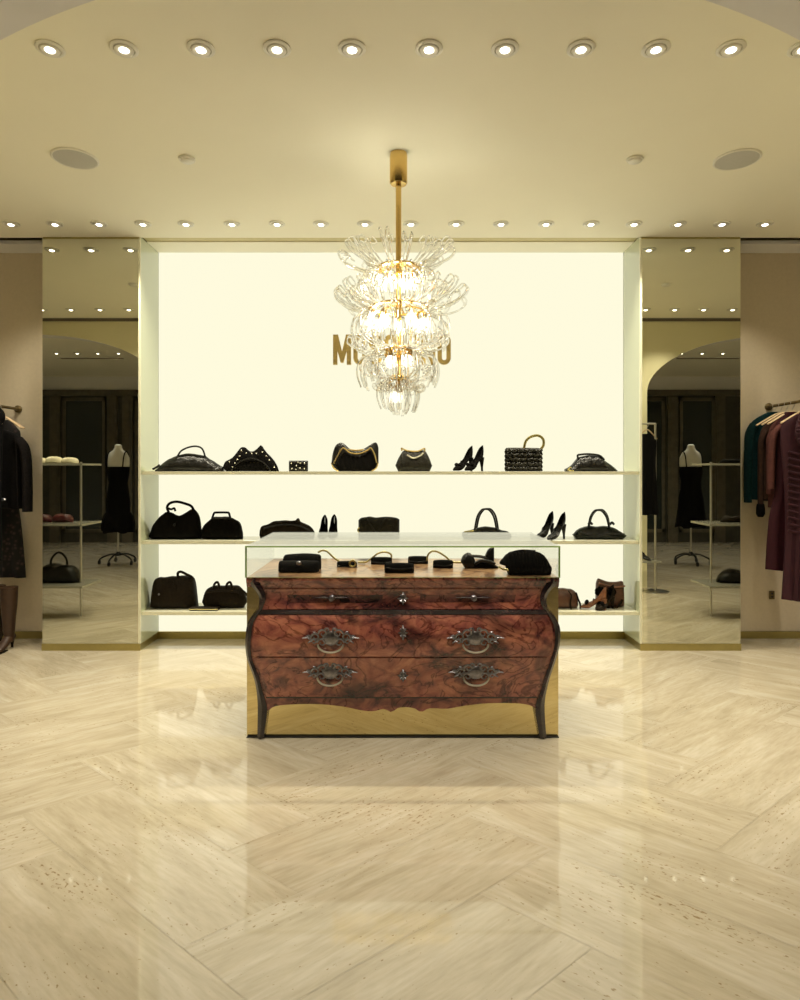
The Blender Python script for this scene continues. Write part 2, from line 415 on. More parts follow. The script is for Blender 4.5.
# back walls
struct(MB().box((-7.6, D1, 0), (XL0 + 0.3, D1 + 0.1, CEIL + 0.12)).build('wall_back_left', M['wallcloth'], smooth=False))
struct(MB().box((XR1 - 0.3, D1, 0), (7.6, D1 + 0.1, CEIL + 0.12)).build('wall_back_right', M['wallcloth'], smooth=False))
struct(MB().box((XL1 - 0.05, D1 + 0.06, 0), (XR0 + 0.05, D1 + 0.1, CEIL + 0.12)).build('wall_back', M['panel_trim'], smooth=False))
# lit back panel in three sheets
seams = [XL1 + 0.001, P(283, 0, D1)[0], P(517, 0, D1)[0], XR0 - 0.001]
lit = thing('light_panel', 'huge glowing cream glass panel behind the shelves of bags', 'light panel', (0, D1, 0))
for a, b in zip(seams, seams[1:]):
    MB().box((a + 0.0015, D1, 0.06), (b - 0.0015, D1 + 0.02, CEIL + 0.005)).build('glass_sheet', M['panel'], lit, smooth=False)
struct(MB().box((XL1, D0 + 0.13, CEIL + 0.006), (XR0, D1 + 0.055, CEIL + 0.03)).build('trim_3', M['paint'], smooth=False))
struct(MB().box((XL1, D0 + 0.016, CEIL + 0.012), (XR0, D0 + 0.129, CEIL + 0.03)).build('trim_4', M['goldpaint'], smooth=False))
struct(MB().box((-7.5, D0 + 0.16, CEIL), (XL0, D1, CEIL + 0.03)).build('trim_5', M['plaster'], smooth=False))
struct(MB().box((XR1, D0 + 0.16, CEIL), (7.5, D1, CEIL + 0.03)).build('trim_6', M['plaster'], smooth=False))
# baseboards
struct(MB().box((-7.5, D1 - 0.015, 0), (XL0, D1, 0.06)).build('baseboard_back_left', M['goldsat'], smooth=False))
struct(MB().box((XR1, D1 - 0.015, 0), (7.5, D1, 0.06)).build('baseboard_back_right', M['goldsat'], smooth=False))
struct(MB().box((XL1, D1 - 0.02, 0), (XR0, D1 + 0.02, 0.06)).build('baseboard_back', M['goldsat'], smooth=False))
# outer walls
struct(MB().box((-7.6, -2.7, 0), (-7.5, D1, CEIL)).build('wall_left', M['plaster'], smooth=False))
struct(MB().box((7.5, -2.7, 0), (7.6, D1, CEIL)).build('wall_right', M['plaster'], smooth=False))

# arcade the camera looks through
def arcade():
    def zb(x):
        if abs(x) < 1.95: return min(3.295, 2.465 + 0.90 * sqrt(max(0, 1 - (x / 1.95) ** 2)))
        if 3.05 < x < 6.25: return 2.40 + 0.71 * sqrt(max(0, 1 - ((x - 4.65) / 1.6) ** 2))
        if -6.1 < x < -2.9: return 2.40 + 0.72 * sqrt(max(0, 1 - ((x + 4.5) / 1.6) ** 2))
        return 0.0
    xs = []
    def seg(a, b, n, ease):
        for i in range(n + 1):
            t = i / n; t = 0.5 - 0.5 * cos(pi * t) if ease else t
            xs.append((a + (b - a) * t, zb(a + (b - a) * min(max(t, 1e-6), 1 - 1e-6))))
    for a, b, n, e in ((-7.5, -6.1, 1, 0), (-6.1, -2.9, 40, 1), (-2.9, -1.95, 1, 0), (-1.95, 1.95, 80, 1), (1.95, 3.05, 1, 0), (3.05, 6.25, 40, 1), (6.25, 7.5, 1, 0)): seg(a, b, n, e)
    y0, y1 = 2.18, 2.38
    poly = [(x, z) for x, z in xs] + [(7.5, CEIL), (-7.5, CEIL)]
    rows = [[(x, y0, z), (x, y1, z), (x, y1, CEIL), (x, y0, CEIL)] for x, z in xs]
    mb = MB(); mb.grid(rows, closed=True)
    o = mb.build('wall_arcade', [M['arcade'], M['plaster']], smooth=False); struct(o)
    for p in o.data.polygons:
        if p.center.y < 2.375 and p.center.z < CEIL - 0.001: p.material_index = 1  # camera side and soffit coloured grey to suggest the cooler light there
    struct(MB().box((-7.5, 2.38, CEIL - 0.035), (7.5, 2.40, CEIL)).build('trim_7', M['slot'], smooth=False))  # dark strip stands in for the shadow slot where wall meets ceiling
arcade()
# dark shop front far behind the camera
YS = -2.52
struct(MB().box((-7.6, YS - 0.1, 3.05), (7.6, YS, CEIL)).build('wall_front', M['plaster'], smooth=False))
struct(MB().box((-7.6, YS - 0.1, 0), (7.6, YS - 0.04, 3.05)).build('wall_front_timber', M['store'], smooth=False))
struct(MB().box((-7.5, YS - 0.04, 2.93), (7.5, YS + 0.05, 3.05)).build('trim_8', M['storetrim'], smooth=False))
k = 9
for x in (-6.9, -5.75, -5.45, -3.6, 3.6, 5.45, 6.4, 7.1):
    mb = MB().box((x - 0.10, YS - 0.04, 0), (x + 0.10, YS + 0.02, 2.93))
    mb.box((x - 0.06, YS + 0.02, 0.3), (x + 0.06, YS + 0.035, 2.8))
    struct(mb.build('trim_%d' % k, M['storetrim'], smooth=False)); k += 1
n = 1
for a, b in ((-6.75, -5.9), (-5.3, -3.75), (3.75, 5.3), (5.6, 6.3)):
    mb = MB().box((a, YS - 0.035, 0.25), (b, YS - 0.02, 2.85))
    w = mb.build('window_%d' % n, M['nightglass'], smooth=False); struct(w)
    fr = MB()
    for (p, q, r, s_) in ((a, a+0.06, 0.2, 2.9), (b-0.06, b, 0.2, 2.9), (a, b, 0.2, 0.27), (a, b, 2.83, 2.9)):
        fr.box((p, YS - 0.04, r), (q, YS, s_))
    fr.build('window_frame', M['storetrim'], w, smooth=False)
    n += 1

# ================================================================== MIRROR COLUMNS
def mirror_column(x0, x1, inner, label):
    t = thing('mirror_column', label, 'mirror', ((x0 + x1) / 2, (D0 + D1) / 2, 0), 'floor to ceiling mirrored columns')
    MB().box((x0 + 0.004, D0, 0.055), (x1 - 0.004, D0 + 0.008, CEIL - 0.002)).build('mirror_pane', M['mirror'], t, smooth=False)
    MB().box((x0 + 0.006, D0 + 0.009, 0.055), (x1 - 0.012, D1 - 0.001, CEIL - 0.002)).build('core', M['sideglass'], t, smooth=False)
    xs = x1 if inner > 0 else x0
    MB().box((min(xs, xs - inner*0.012), D0 + 0.012, 0.055), (max(xs, xs - inner*0.012), D1 - 0.001, CEIL + 0.005)).build('side_pane', M['sideglass'], t, smooth=False, label='pale green tinted glass side facing the shelves')
    MB().box((min(xs, xs - inner*0.016), D0 - 0.003, 0.055), (max(xs, xs - inner*0.016), D0 + 0.012, CEIL - 0.002)).build('edge_strip', M['shelf'], t, smooth=False)
    MB().box((x0, D0 - 0.006, 0), (x1, D1 - 0.001, 0.055)).build('plinth', M['goldsat'], t, smooth=False, label='low brass plinth')
    MB().box((x0 + 0.01, D0 - 0.004, CEIL - 0.014), (x1 - 0.01, D0 + 0.004, CEIL - 0.001)).build('head_strip', M['goldsat'], t, smooth=False)
mirror_column(XL0, XL1, 1, 'tall mirrored column to the left of the glowing shelf wall')
mirror_column(XR0, XR1, -1, 'tall mirrored column to the right of the glowing shelf wall')

# ================================================================== SHELVES
SD = D0 + 0.02
SZ = {'top': P(0, 471.4, SD)[2], 'mid': P(0, 541.0, SD)[2], 'low': P(0, 612.0, SD)[2]}
for k, lab in (('top', 'long pale glass shelf at eye level, highest of the three'), ('mid', 'long pale glass shelf in the middle, behind the glass case top'), ('low', 'long pale glass shelf nearest the floor, partly behind the wooden chest')):
    t = thing('glass_shelf', lab, 'shelf', (0, D1 - 0.1, SZ[k] - 0.026), 'glass shelves on the glowing wall')
    MB().box((XL1 + 0.002, SD + 0.006, SZ[k] - 0.026), (XR0 - 0.002, D1 - 0.002, SZ[k])).build('shelf_board', M['shelf'], t, smooth=False)
    MB().box((XL1 + 0.002, SD, SZ[k] - 0.026), (XR0 - 0.002, SD + 0.0055, SZ[k])).build('front_edge', M['panel_trim'], t, smooth=False)

# ================================================================== SIGN
def sign():
    d = D1 - 0.035; y0, y1 = d, d + 0.034
    t = thing('wall_sign', 'gold capital letters on the glowing wall behind the chandelier', 'sign', P(393, 350, d))
    zt, zb = 334.5, 364.5
    def Q(pts): return [(P(x, y, d)[0], P(x, y, d)[2]) for x, y in pts]
    sw = 4.3; W = sw * d / F
    def strokes(name, lst):
        mb = MB()
        for pts, closed in lst: mb.ribbon(Q(pts), W, y0, y1, closed)
        mb.build('letter_' + name, M['goldplate'], t, smooth=False)
    h = sw / 2
    def arc(cx, cy, rx, ry, a0, a1, n=12):
        return [(cx + rx*cos(radians(a0 + (a1-a0)*i/n)), cy - ry*sin(radians(a0 + (a1-a0)*i/n))) for i in range(n+1)]
    x = 333.0
    mb = MB()
    mb.ribbon(Q([(x+h, zt), (x+h, zb)]), W, y0, y1); mb.ribbon(Q([(x+18-h, zt), (x+18-h, zb)]), W, y0, y1)
    mb.prism(Q([(x, zt), (x+5, zt), (x+9, zb-13), (x+13, zt), (x+18, zt), (x+10.4, zb-2), (x+7.6, zb-2)]), y0 - 0.0005, y1 - 0.0005)
    mb.build('letter_m', M['goldplate'], t, smooth=False)
    x += 18 + 2.3
    def ring(x): 
        w = 13.2; rx = w/2 - h
        return [(arc(x+w/2, zt+rx+h, rx, rx, 0, 180) + arc(x+w/2, zb-rx-h, rx, rx, 180, 360), True)]
    strokes('o', ring(x)); x += 13.2 + 2.3
    w = 13.0; rx = w/2 - h; c = x + w/2
    strokes('s', [(arc(c, zt+rx+h, rx, rx, 0, 180, 10) + [(c-rx, zt+rx+h+3), (c, (zt+zb)/2), (c+rx, zb-rx-h-3)] + arc(c, zb-rx-h, rx, rx, 0, -180, 10), False)]); x += 13 + 2.3
    c = x + w/2
    strokes('c', [([(c+rx, zt+rx+h+4)] + arc(c, zt+rx+h, rx, rx, 0, 180, 10) + arc(c, zb-rx-h, rx, rx, 180, 360, 10) + [(c+rx, zb-rx-h-4)], False)]); x += 13 + 2.3
    strokes('h', [([(x+h, zt), (x+h, zb)], False), ([(x+13-h, zt), (x+13-h, zb)], False), ([(x+h, (zt+zb)/2), (x+13-h, (zt+zb)/2)], False)]); x += 13 + 2.3
    strokes('i', [([(x+h, zt), (x+h, zb)], False)]); x += sw + 2.3
    mb = MB(); mb.ribbon(Q([(x+h, zt), (x+h, zb)]), W, y0, y1); mb.ribbon(Q([(x+14-h, zt), (x+14-h, zb)]), W, y0, y1)
    mb.prism(Q([(x, zt), (x+4.6, zt), (x+14, zb), (x+9.4, zb)]), y0 - 0.0005, y1 - 0.0005)
    mb.build('letter_n', M['goldplate'], t, smooth=False); x += 14 + 2.3
    strokes('o', ring(x))
sign()

# ================================================================== CEILING FITTINGS
ORD = ['first', 'second', 'third', 'fourth', 'fifth', 'sixth', 'seventh', 'eighth', 'ninth', 'tenth', 'eleventh', 'twelfth', 'thirteenth', 'fourteenth', 'fifteenth', 'sixteenth', 'seventeenth', 'eighteenth']
def make_downlight(label, loc, group):
    t = thing('downlight', label, 'ceiling light', loc, group)
    x, y, z = loc
    MB().lathe([(0.060, 0.0), (0.062, -0.005), (0.056, -0.009), (0.046, -0.009), (0.044, -0.003), (0.044, -0.001)], loc, 28).build('trim_ring', M['white'], t)
    g = MB().lathe([(0.043, -0.002), (0.041, -0.012), (0.034, -0.014), (0.021, -0.009)], loc, 24); g.build('gimbal', M['white'], t)
    MB().lathe([(0.001, -0.0165), (0.013, -0.0165), (0.020, -0.0125), (0.020, -0.010)], loc, 20).build('lamp_face', M['lamp'], t)
    return t
DL = [0]
def spot(x, y, power, size=105, blend=0.7):
    l = bpy.data.lights.get('downlight_or_fill_beam_%g' % power)
    if not l:
        l = bpy.data.lights.new('downlight_or_fill_beam_%g' % power, 'SPOT'); l.energy = power; l.color = (1.0, 0.925, 0.765)
        l.spot_size = radians(size); l.spot_blend = blend; l.shadow_soft_size = 0.035
        if power == 38: l.color = (1.0, 0.91, 0.69)
        if power in (4, 40, 50): l.color = (1.0, 0.97, 0.90)
    o = bpy.data.objects.new('downlight_or_fill_beam', l); COL.objects.link(o); o.location = (x, y, CEIL - 0.03)
YF = F * (CEIL - EYE) / 422.0; YB = F * (CEIL - EYE) / 246.5
proto = None
front_x = [50, 124, 201, 277, 352, 429, 505, 581, 656, 731, 803]
for i, px in enumerate(front_x):
    loc = ((px - CX) * YF / F, YF, CEIL)
    lab = ('downlight of the large front ceiling row, %s from the left' % ORD[i]) if i < 10 else 'downlight of the front ceiling row cut off by the right picture edge'
    if proto is None: proto = make_downlight(lab, loc, 'front row of ceiling downlights')
    else: dup(proto, loc, lab, 'front row of ceiling downlights')
    spot(loc[0], loc[1], 23)
back_x = [11, 55, 99, 143, 186, 232, 277, 321, 365, 411, 456, 501, 546, 591, 634, 678, 722, 765]
for i, px in enumerate(back_x):
    loc = ((px - CX) * YB / F, YB, CEIL)
    dup(proto, loc, 'small downlight of the back ceiling row above the shelf wall, %s from the left' % ORD[i], 'back row of ceiling downlights')
    spot(loc[0], loc[1], 38)
for sgn, side in ((-1, 'left'), (1, 'right')):
    for i in range(6):
        loc = (sgn * (2.50 + 0.337 * i) + 0.02, YF, CEIL)
        if abs(loc[0]) < 1.9: continue
        dup(proto, loc, 'ceiling downlight seen only reflected in the %s mirror, above the arch there' % side, 'front row downlights beyond the %s picture edge' % side)
        if i % 2 == 0: spot(loc[0], loc[1], 44)
    for i in range(4):
        loc = (sgn * (4.5 + 0.33 * i), 0.05, CEIL)
        dup(proto, loc, 'ceiling downlight seen only reflected in the %s mirror, inside the arch there' % side, 'downlights behind the camera on the %s' % side)
        if i % 2 == 0: spot(loc[0], loc[1], 50)
    t = thing('ceiling_vent', 'dark slot vent in the ceiling, reflected in the %s mirror' % side, 'vent', (sgn * 5.15, -0.4, CEIL))
    x0, x1 = sgn * 5.15 - 0.52, sgn * 5.15 + 0.52
    MB().box((x0, -0.45, CEIL - 0.008), (x1, -0.35, CEIL - 0.001)).build('slot', M['slot'], t, smooth=False)
    fr = MB(); fr.box((x0-0.02, -0.47, CEIL-0.012), (x1+0.02, -0.45, CEIL)); fr.box((x0-0.02, -0.35, CEIL-0.012), (x1+0.02, -0.33, CEIL)); fr.build('frame', M['white'], t, smooth=False)
for x in (-1.2, 0.0, 1.2): spot(x, 0.6, 4)  # added fill spots without fittings, for the floor near the camera
for x in (-4.6, -3.0, 3.0, 4.6): spot(x, -1.2, 40)  # added fill behind the camera to brighten the mirror views, no fittings
for x in (-5.0, -3.7, 3.7, 5.0): spot(x, 4.1, 62)  # added fill for the dim side bays and their walls, no fittings
# speakers, detectors
def speaker(px, py, lab):
    d = F * (CEIL - EYE) / (HY - py); loc = ((px - CX) * d / F, d, CEIL)
    t = thing('ceiling_speaker', lab, 'speaker', loc, 'round ceiling speakers')
    MB().lathe([(0.132, 0), (0.133, -0.006), (0.126, -0.011), (0.120, -0.009), (0.120, -0.002)], loc, 40).build('rim', M['white'], t)
    MB().lathe([(0.001, -0.011), (0.08, -0.0105), (0.1195, -0.008), (0.1195, -0.003)], loc, 40).build('grille', M['grille'], t)
speaker(75, 158, 'round grey ceiling speaker at the far left')
speaker(737, 159, 'round grey ceiling speaker at the far right')
def detector(x, y, lab):
    loc = (x, y, CEIL)
    t = thing('smoke_detector', lab, 'smoke detector', loc, 'small ceiling detectors')
    MB().lathe([(0.048, 0), (0.050, -0.008), (0.046, -0.013)], loc, 24).build('base', M['white'], t)
    MB().lathe([(0.038, -0.0125), (0.039, -0.018), (0.033, -0.022), (0.010, -0.024)], loc, 24).build('cap', M['white'], t)
dd = F * (CEIL - EYE) / 311.5
detector((187 - CX) * dd / F, dd, 'small white ceiling detector between the left speaker and the chandelier')
detector((635 - CX) * dd / F, dd, 'small white ceiling detector between the chandelier and the right speaker')
detector(-2.68, dd, 'small ceiling detector seen only reflected in the left mirror')
detector(2.68, dd, 'small ceiling detector seen only reflected in the right mirror')

# ================================================================== CHANDELIER
def chandelier():
    d = 3.78; X = P(398.5, 0, d)[0]
    t = thing('chandelier', 'tiered gold chandelier of curling clear glass hooks hanging from the ceiling', 'chandelier', (X, d, CEIL))
    def Z(py): return P(0, py, d)[2]
    k = d / F
    MB().lathe([(0.030, CEIL - 0.0005), (0.050, CEIL - 0.001), (0.052, CEIL - 0.02), (0.052, Z(183)), (0.046, Z(184.5)), (0.018, Z(185))], (X, d, 0), 28).build('ceiling_canopy', M['gold'], t)
    MB().lathe([(0.0165, Z(184)), (0.0165, Z(205)), (0.0175, Z(206)), (0.0165, Z(207)), (0.0165, Z(388)), (0.024, Z(390)), (0.022, Z(395)), (0.01, Z(397))], (X, d, 0), 16).build('stem', M['gold'], t)
    rings = [(268, 20), (308, 28), (349, 13), (378, 9)]
    for py, rp in rings:
        r = rp * k; z = Z(py)
        mb = MB().tube([(X + r*cos(a*pi/24), d + r*sin(a*pi/24), z) for a in range(48)], 0.0075, 8, closed=True, flat=1.8)
        for a in range(6):
            an = a * pi / 3 + 0.3
            mb.tube([(X, d, z + 0.01), (X + r*0.5*cos(an), d + r*0.5*sin(an), z + 0.018), (X + r*cos(an), d + r*sin(an), z)], 0.005, 6)
            mb.tube([(X + r*cos(an+.3), d + r*sin(an+.3), z), (X + r*1.12*cos(an+.3), d + r*1.12*sin(an+.3), z - 0.03), (X + r*1.02*cos(an+.3), d + r*1.02*sin(an+.3), z - 0.05)], 0.005, 6)
        mb.build('ring', M['gold'], t)
    # bulbs with their sockets
    def bulb(px, py, y, r=0.036):
        c = (P(px, 0, d)[0], y, Z(py))
        s = MB().lathe([(0.012, c[2] + r*0.8), (0.013, c[2] + r*0.8 + 0.04), (0.008, c[2] + r*0.8 + 0.05)], (c[0], c[1], 0), 12).build('socket', M['gold'], t)
        MB().ball(c, r, 16, 12, (1, 1, 1.12)).build('bulb', M['bulb'], s)
    for px, py, y in ((389, 288, d - .05), (413, 286, d - .045), (402, 284, d + .06), (372, 326, d - .05), (385, 325, d - .10), (411, 323, d - .10), (424, 326, d - .05), (380, 322, d + .09), (417, 322, d + .09), (391, 363, d - .04), (407, 362, d - .04), (399, 360, d + .05)):
        bulb(px, py, y, 0.034)
    bulb(397, 397, d, 0.032)
    bulb
    # glass hooks: a hairpin of two rods, tail hanging, shoulder on the ring, curled tip
    def hook(an, prof, gap=0.016, r=0.0042, wob=0.0):
        ca, sa = cos(an), sin(an)
        path = []
        sp = smooth_path(prof, 4)
        n = len(sp)
        for i, (q, z) in enumerate(sp):
            g = gap * (1 - 0.55 * (1 - i/(n-1))) + (0.006 if i > n*0.75 else 0)
            path.append((X + q*ca - g*sa, d + q*sa + g*ca, z))
        q, z = sp[-1]
        q1, z1 = sp[-2]; dq, dz = q - q1, z - z1; l = sqrt(dq*dq + dz*dz) or 1
        for u in range(1, 6):
            b = pi * u / 6; gg = gap + 0.006; e = sin(b) * gg
            qq, zz = q + dq/l*e, z + dz/l*e
            path.append((X + qq*ca - gg*cos(b)*sa, d + qq*sa + gg*cos(b)*ca, zz))
        for i in range(n - 1, -1, -1):
            q, z = sp[i]
            g = gap * (1 - 0.55 * (1 - i/(n-1))) + (0.006 if i > n*0.75 else 0)
            path.append((X + q*ca + g*sa, d + q*sa - g*ca, z))
        return MB().tube(path, r, 7)
    def tier(n, prof_px, off, gap=0.017, r=0.0043):
        for i in range(n):
            an = 2*pi*(i + off)/n + random.uniform(-0.09, 0.09)
            j = random.uniform(0.88, 1.07); dz = random.uniform(-0.016, 0.014)
            prof = [(a*k*j, Z(b) + dz) for a, b in prof_px]
            hook(an, prof, gap, r).build('glass_hook', M['glass'], t)
    # (radius px, row px): tail -> shoulder -> flare -> curl
    tier(14, [(36, 304), (40, 292), (37, 279), (26, 271), (34, 268), (46, 263), (54, 258), (57, 252), (53, 249), (49, 252)], 0.0)
    tier(12, [(23, 302), (27, 290), (26, 277), (22, 270), (30, 265), (40, 258), (45, 252), (43, 247), (38, 249)], 0.5)
    tier(18, [(46, 346), (51, 332), (48, 318), (34, 311), (46, 309), (58, 305), (66, 300), (69, 294), (65, 290), (60, 294)], 0.0)
    tier(14, [(34, 344), (38, 330), (36, 317), (30, 311), (42, 306), (52, 300), (56, 294), (53, 290), (48, 293)], 0.5)
    tier(18, [(36, 386), (40, 372), (36, 357), (18, 351), (32, 350), (42, 347), (49, 342), (48, 336), (43, 338)], 0.25)
    tier(12, [(17, 410), (21, 398), (20, 386), (12, 380), (24, 378), (33, 375), (38, 370), (36, 365), (32, 367)], 0.0)
    tier(10, [(7, 413), (11, 405), (12, 395), (8, 386), (14, 388), (20, 391), (25, 389), (25, 384), (21, 386)], 0.5, 0.013, 0.0036)
chandelier()

# ================================================================== COMMODE AND GLASS CASE
DC = 3.44; DB = 4.21
CXL, CXR = P(246, 0, DC)[0], P(559.5, 0, DC)[0]
ZT = P(0, 578, DC)[2]; ZG = P(0, 546, DC)[2]
LP = [(577, 246.5), (583, 248), (590, 254), (597, 258), (604, 258.5), (610, 256), (617, 251), (625, 247.6), (640, 246.2), (650, 246.5), (660, 248), (672, 252), (685, 255.5), (706, 257.5), (739, 257)]
RP = [(577, 560), (583, 558.5), (590, 552), (597, 548), (604, 547), (610, 550), (617, 555), (627, 559.2), (640, 559.4), (651, 557.5), (662, 554.5), (672, 551.5), (685, 548), (706, 544.8), (739, 546.6)]
LPs = smooth_path(LP, 4); RPs = smooth_path(RP, 4)
BUL = smooth_path([(577, 0.0), (585, 0.004), (594, -0.008), (602, -0.010), (610, 0.0), (618, 0.025), (630, 0.042), (645, 0.045), (660, 0.036), (680, 0.018), (700, 0.008), (716, 0.006), (740, 0.006)], 4)
APR = smooth_path([(0.0, 707), (0.03, 712), (0.06, 707), (0.13, 705), (0.22, 705), (0.30, 707.5), (0.36, 711), (0.405, 712), (0.44, 709.5), (0.465, 713), (0.49, 708.5), (0.525, 708), (0.55, 709.5), (0.57, 712.8), (0.60, 709), (0.66, 709.5), (0.72, 706.5), (0.80, 704), (0.90, 704), (0.955, 706.5), (0.98, 711), (1.0, 706)], 3)
def surf(u, py, off=0.0):
    xl, xr = interp(LPs, py), interp(RPs, py)
    b = interp(BUL, py) * (1 - 0.35 * (2*u - 1) ** 4)
    x = lerp(xl, xr, u)
    p = P(x, py, DC)
    return (p[0], DC - 0.001 - b - off + 0.018, p[2])
def patch(u0, u1, y0, y1, off, back, nu=60, nv=14, bev=0.004):
    mb = MB()
    def yy(f, u): return f(u) if callable(f) else f
    fr = []
    us = [u0 + (u1-u0)*i/nu for i in range(nu+1)]
    for j in range(nv+1):
        t = j / nv
        fr.append([surf(u, lerp(yy(y0, u), yy(y1, u), t), off) for u in us])
    m = nu + 1
    mb.grid(fr)
    loop = fr[0] + [r[-1] for r in fr[1:]] + fr[-1][::-1][1:] + [r[0] for r in fr[1:-1]][::-1]
    mb.grid([loop, [(p[0], p[1] + back, p[2]) for p in loop]], closed=True)
    return mb
com = thing('commode', 'antique burl walnut chest of drawers with silver handles under the glass case', 'chest of drawers', ((CXL+CXR)/2, (DC+DB)/2, 0))
patch(0, 1, 586, lambda u: interp(APR, u), 0.0, 0.05, 80, 40).build('body', M['burl'], com)
# full deep top with a moulded edge
mb = MB()
prof = [(577.4, 0.012), (579, 0.016), (581.5, 0.016), (583, 0.010), (585.5, 0.006), (587.5, 0.0)]
fr = []
for py, o in prof:
    z = P(0, py, DC)[2]; fr.append([(CXL, DC + 0.018 - o, z), (CXL + .3, DC + 0.018 - o, z), (CXR - .3, DC + 0.018 - o, z), (CXR, DC + 0.018 - o, z)])
mb.grid(fr); zb = P(0, 587.5, DC)[2]
mb.build('front_moulding', M['burl'], com)
MB().box((CXL + 0.002, DC + 0.0185, ZT - 0.03), (CXR - 0.002, DB - 0.01, ZT)).build('top', M['deck'], com, smooth=False, label='light walnut deck under the glass')
# drawers
def leafy(cx, py, sx, sz, seedv):
    """rococo mount: oval boss, two pairs of scrolls, leaf tips"""
    random.seed(seedv)
    mb = MB(); c = surf_at(cx, py, 0.010)
    k = DC / F
    mb.ball(c, 1, 14, 8, (0.30*sx*k, 0.010, 0.62*sz*k))
    for s in (-1, 1):
        for (ox, oz, rr, turn, tw) in ((0.26, 0.42, 0.22, 1, 1.5), (0.30, -0.36, 0.22, -1, 1.5), (0.52, 0.12, 0.20, 1, 1.5), (0.58, -0.28, 0.15, -1, 1.3), (0.74, 0.05, 0.13, 1, 1.3), (0.12, 0.70, 0.12, 1, 1.2)):
            pts = []
            for i in range(17):
                a = turn * tw * 2 * pi * i / 16 * 0.7; r_ = rr * (1 - 0.68 * i / 16)
                pts.append((c[0] + s*(ox + r_*cos(a)*0.75)*sx*k, c[1] - 0.004, c[2] + (oz + r_*sin(a)*1.7*turn)*sz*k))
            mb.tube(pts, [0.0062 - 0.0035*i/16 for i in range(17)], 6)
        for (ax, az, bx, bz) in ((0.72, 0.05, 0.97, 0.02), (0.62, -0.22, 0.78, -0.40), (0.48, 0.40, 0.60, 0.58), (0.08, 0.6, 0.10, 0.92)):
            p0 = (c[0] + s*ax*sx*k, c[1] - 0.003, c[2] + az*sz*k); p1 = (c[0] + s*(ax+bx)/2*sx*k, c[1] - 0.006, c[2] + ((az+bz)/2+0.06)*sz*k); p2 = (c[0] + s*bx*sx*k, c[1] - 0.003, c[2] + bz*sz*k)
            mb.tube(smooth_path([p0, p1, p2], 3), [0.005, 0.006, 0.0068, 0.007, 0.006, 0.005, 0.0042], 6, flat=0.6)
    return mb, c
def surf_at(px, py, off):
    xl, xr = interp(LPs, py), interp(RPs, py)
    return surf((px - xl) / (xr - xl), py, off)
def escutcheon(px, py, dr, sx=5.5, sz=6.5):
    c = surf_at(px, py, 0.011); k = DC / F
    mb = MB(); mb.ball(c, 1, 12, 8, (0.35*sx*k, 0.008, 0.5*sz*k))
    for a in range(8):
        an = a * pi / 4; L = 1.0 if a % 2 == 0 else 0.75
        mb.tube([(c[0] + 0.2*sx*k*cos(an), c[1], c[2] + 0.2*sz*k*sin(an)), (c[0] + 0.6*sx*k*cos(an), c[1]-0.006, c[2] + 0.6*sz*k*sin(an)), (c[0] + L*sx*k*cos(an), c[1], c[2] + L*sz*k*sin(an))], [0.004, 0.0075, 0.0015], 6)
    mb.build('escutcheon', M['silver'], dr)
def bail(cx, py, dr, w=12.5, drop=7.5):
    k = DC / F; c = surf_at(cx, py, 0.020)
    pts = [(c[0] + w*k*cos(a), c[1] - 0.012*sin(pi*i/12), c[2] - drop*k*(-sin(a)) ) for i, a in enumerate([pi + pi*j/12 for j in range(13)])]
    MB().tube(smooth_path(pts, 2), 0.0052, 8).build('handle', M['steel'], dr, label='silver swinging bail handle')
d1 = patch(0.035, 0.965, 589.5, 609.5, 0.007, 0.02, 60, 10).build('drawer', M['burl'], com)
inner = patch(0.10, 0.43, 595.5, 603.5, 0.0080, 0.004, 30, 4).build('inlay_band', M['smokywood'], d1)
patch(0.56, 0.89, 595.5, 603.0, 0.0080, 0.004, 30, 4).build('inlay_band', M['smokywood'], d1)
d2 = patch(0.022, 0.975, 615.0, 655.0, 0.007, 0.02, 60, 18).build('drawer', M['burl2'], com)
d3 = patch(0.028, 0.968, 656.5, 697.0, 0.007, 0.02, 60, 18).build('drawer', M['burl2'], com)
patch(0.005, 0.995, 610.2, 614.3, 0.010, 0.02, 60, 4).build('rail', M['darkwood'], com)
patch(0.03, 0.97, 697.3, 698.6, 0.004, 0.01, 60, 2).build('apron_bead', M['darkwood'], com)
for px in (331.5, 474):
    c = surf_at(px, 598.5, 0.012)
    kn = MB().lathe([(0.018, 0.008), (0.016, 0.0), (0.007, -0.008), (0.011, -0.018), (0.014, -0.026), (0.010, -0.034), (0.002, -0.036)], c, 16, 'y'); kn.build('knob', M['silver'], d1)
    mb = MB()
    for s in (-1, 1):
        mb.tube([(c[0] + s*0.012, c[1]+.002, c[2]), (c[0] + s*0.05, c[1]-.002, c[2]+0.004), (c[0] + s*0.095, c[1]+.002, c[2])], [0.010, 0.012, 0.002], 6, flat=0.5)
    mb.build('knob_plate', M['darkwood'], d1)
escutcheon(403, 599, d1); escutcheon(403, 631, d2, 5, 7.5); escutcheon(403, 674.5, d3)
for i, px in enumerate((331.5, 474.5)):
    mb, c = leafy(px, 636.5, 29, 11.5, 3 + i); mb.build('handle_plate', M['silver'], d2); bail(px, 642, d2)
    mb, c = leafy(px + (1 if i else -1), 671.5, 28, 10.5, 5 + i); mb.build('handle_plate', M['silver'], d3); bail(px + (1 if i else -1), 676, d3)
random.seed(11)
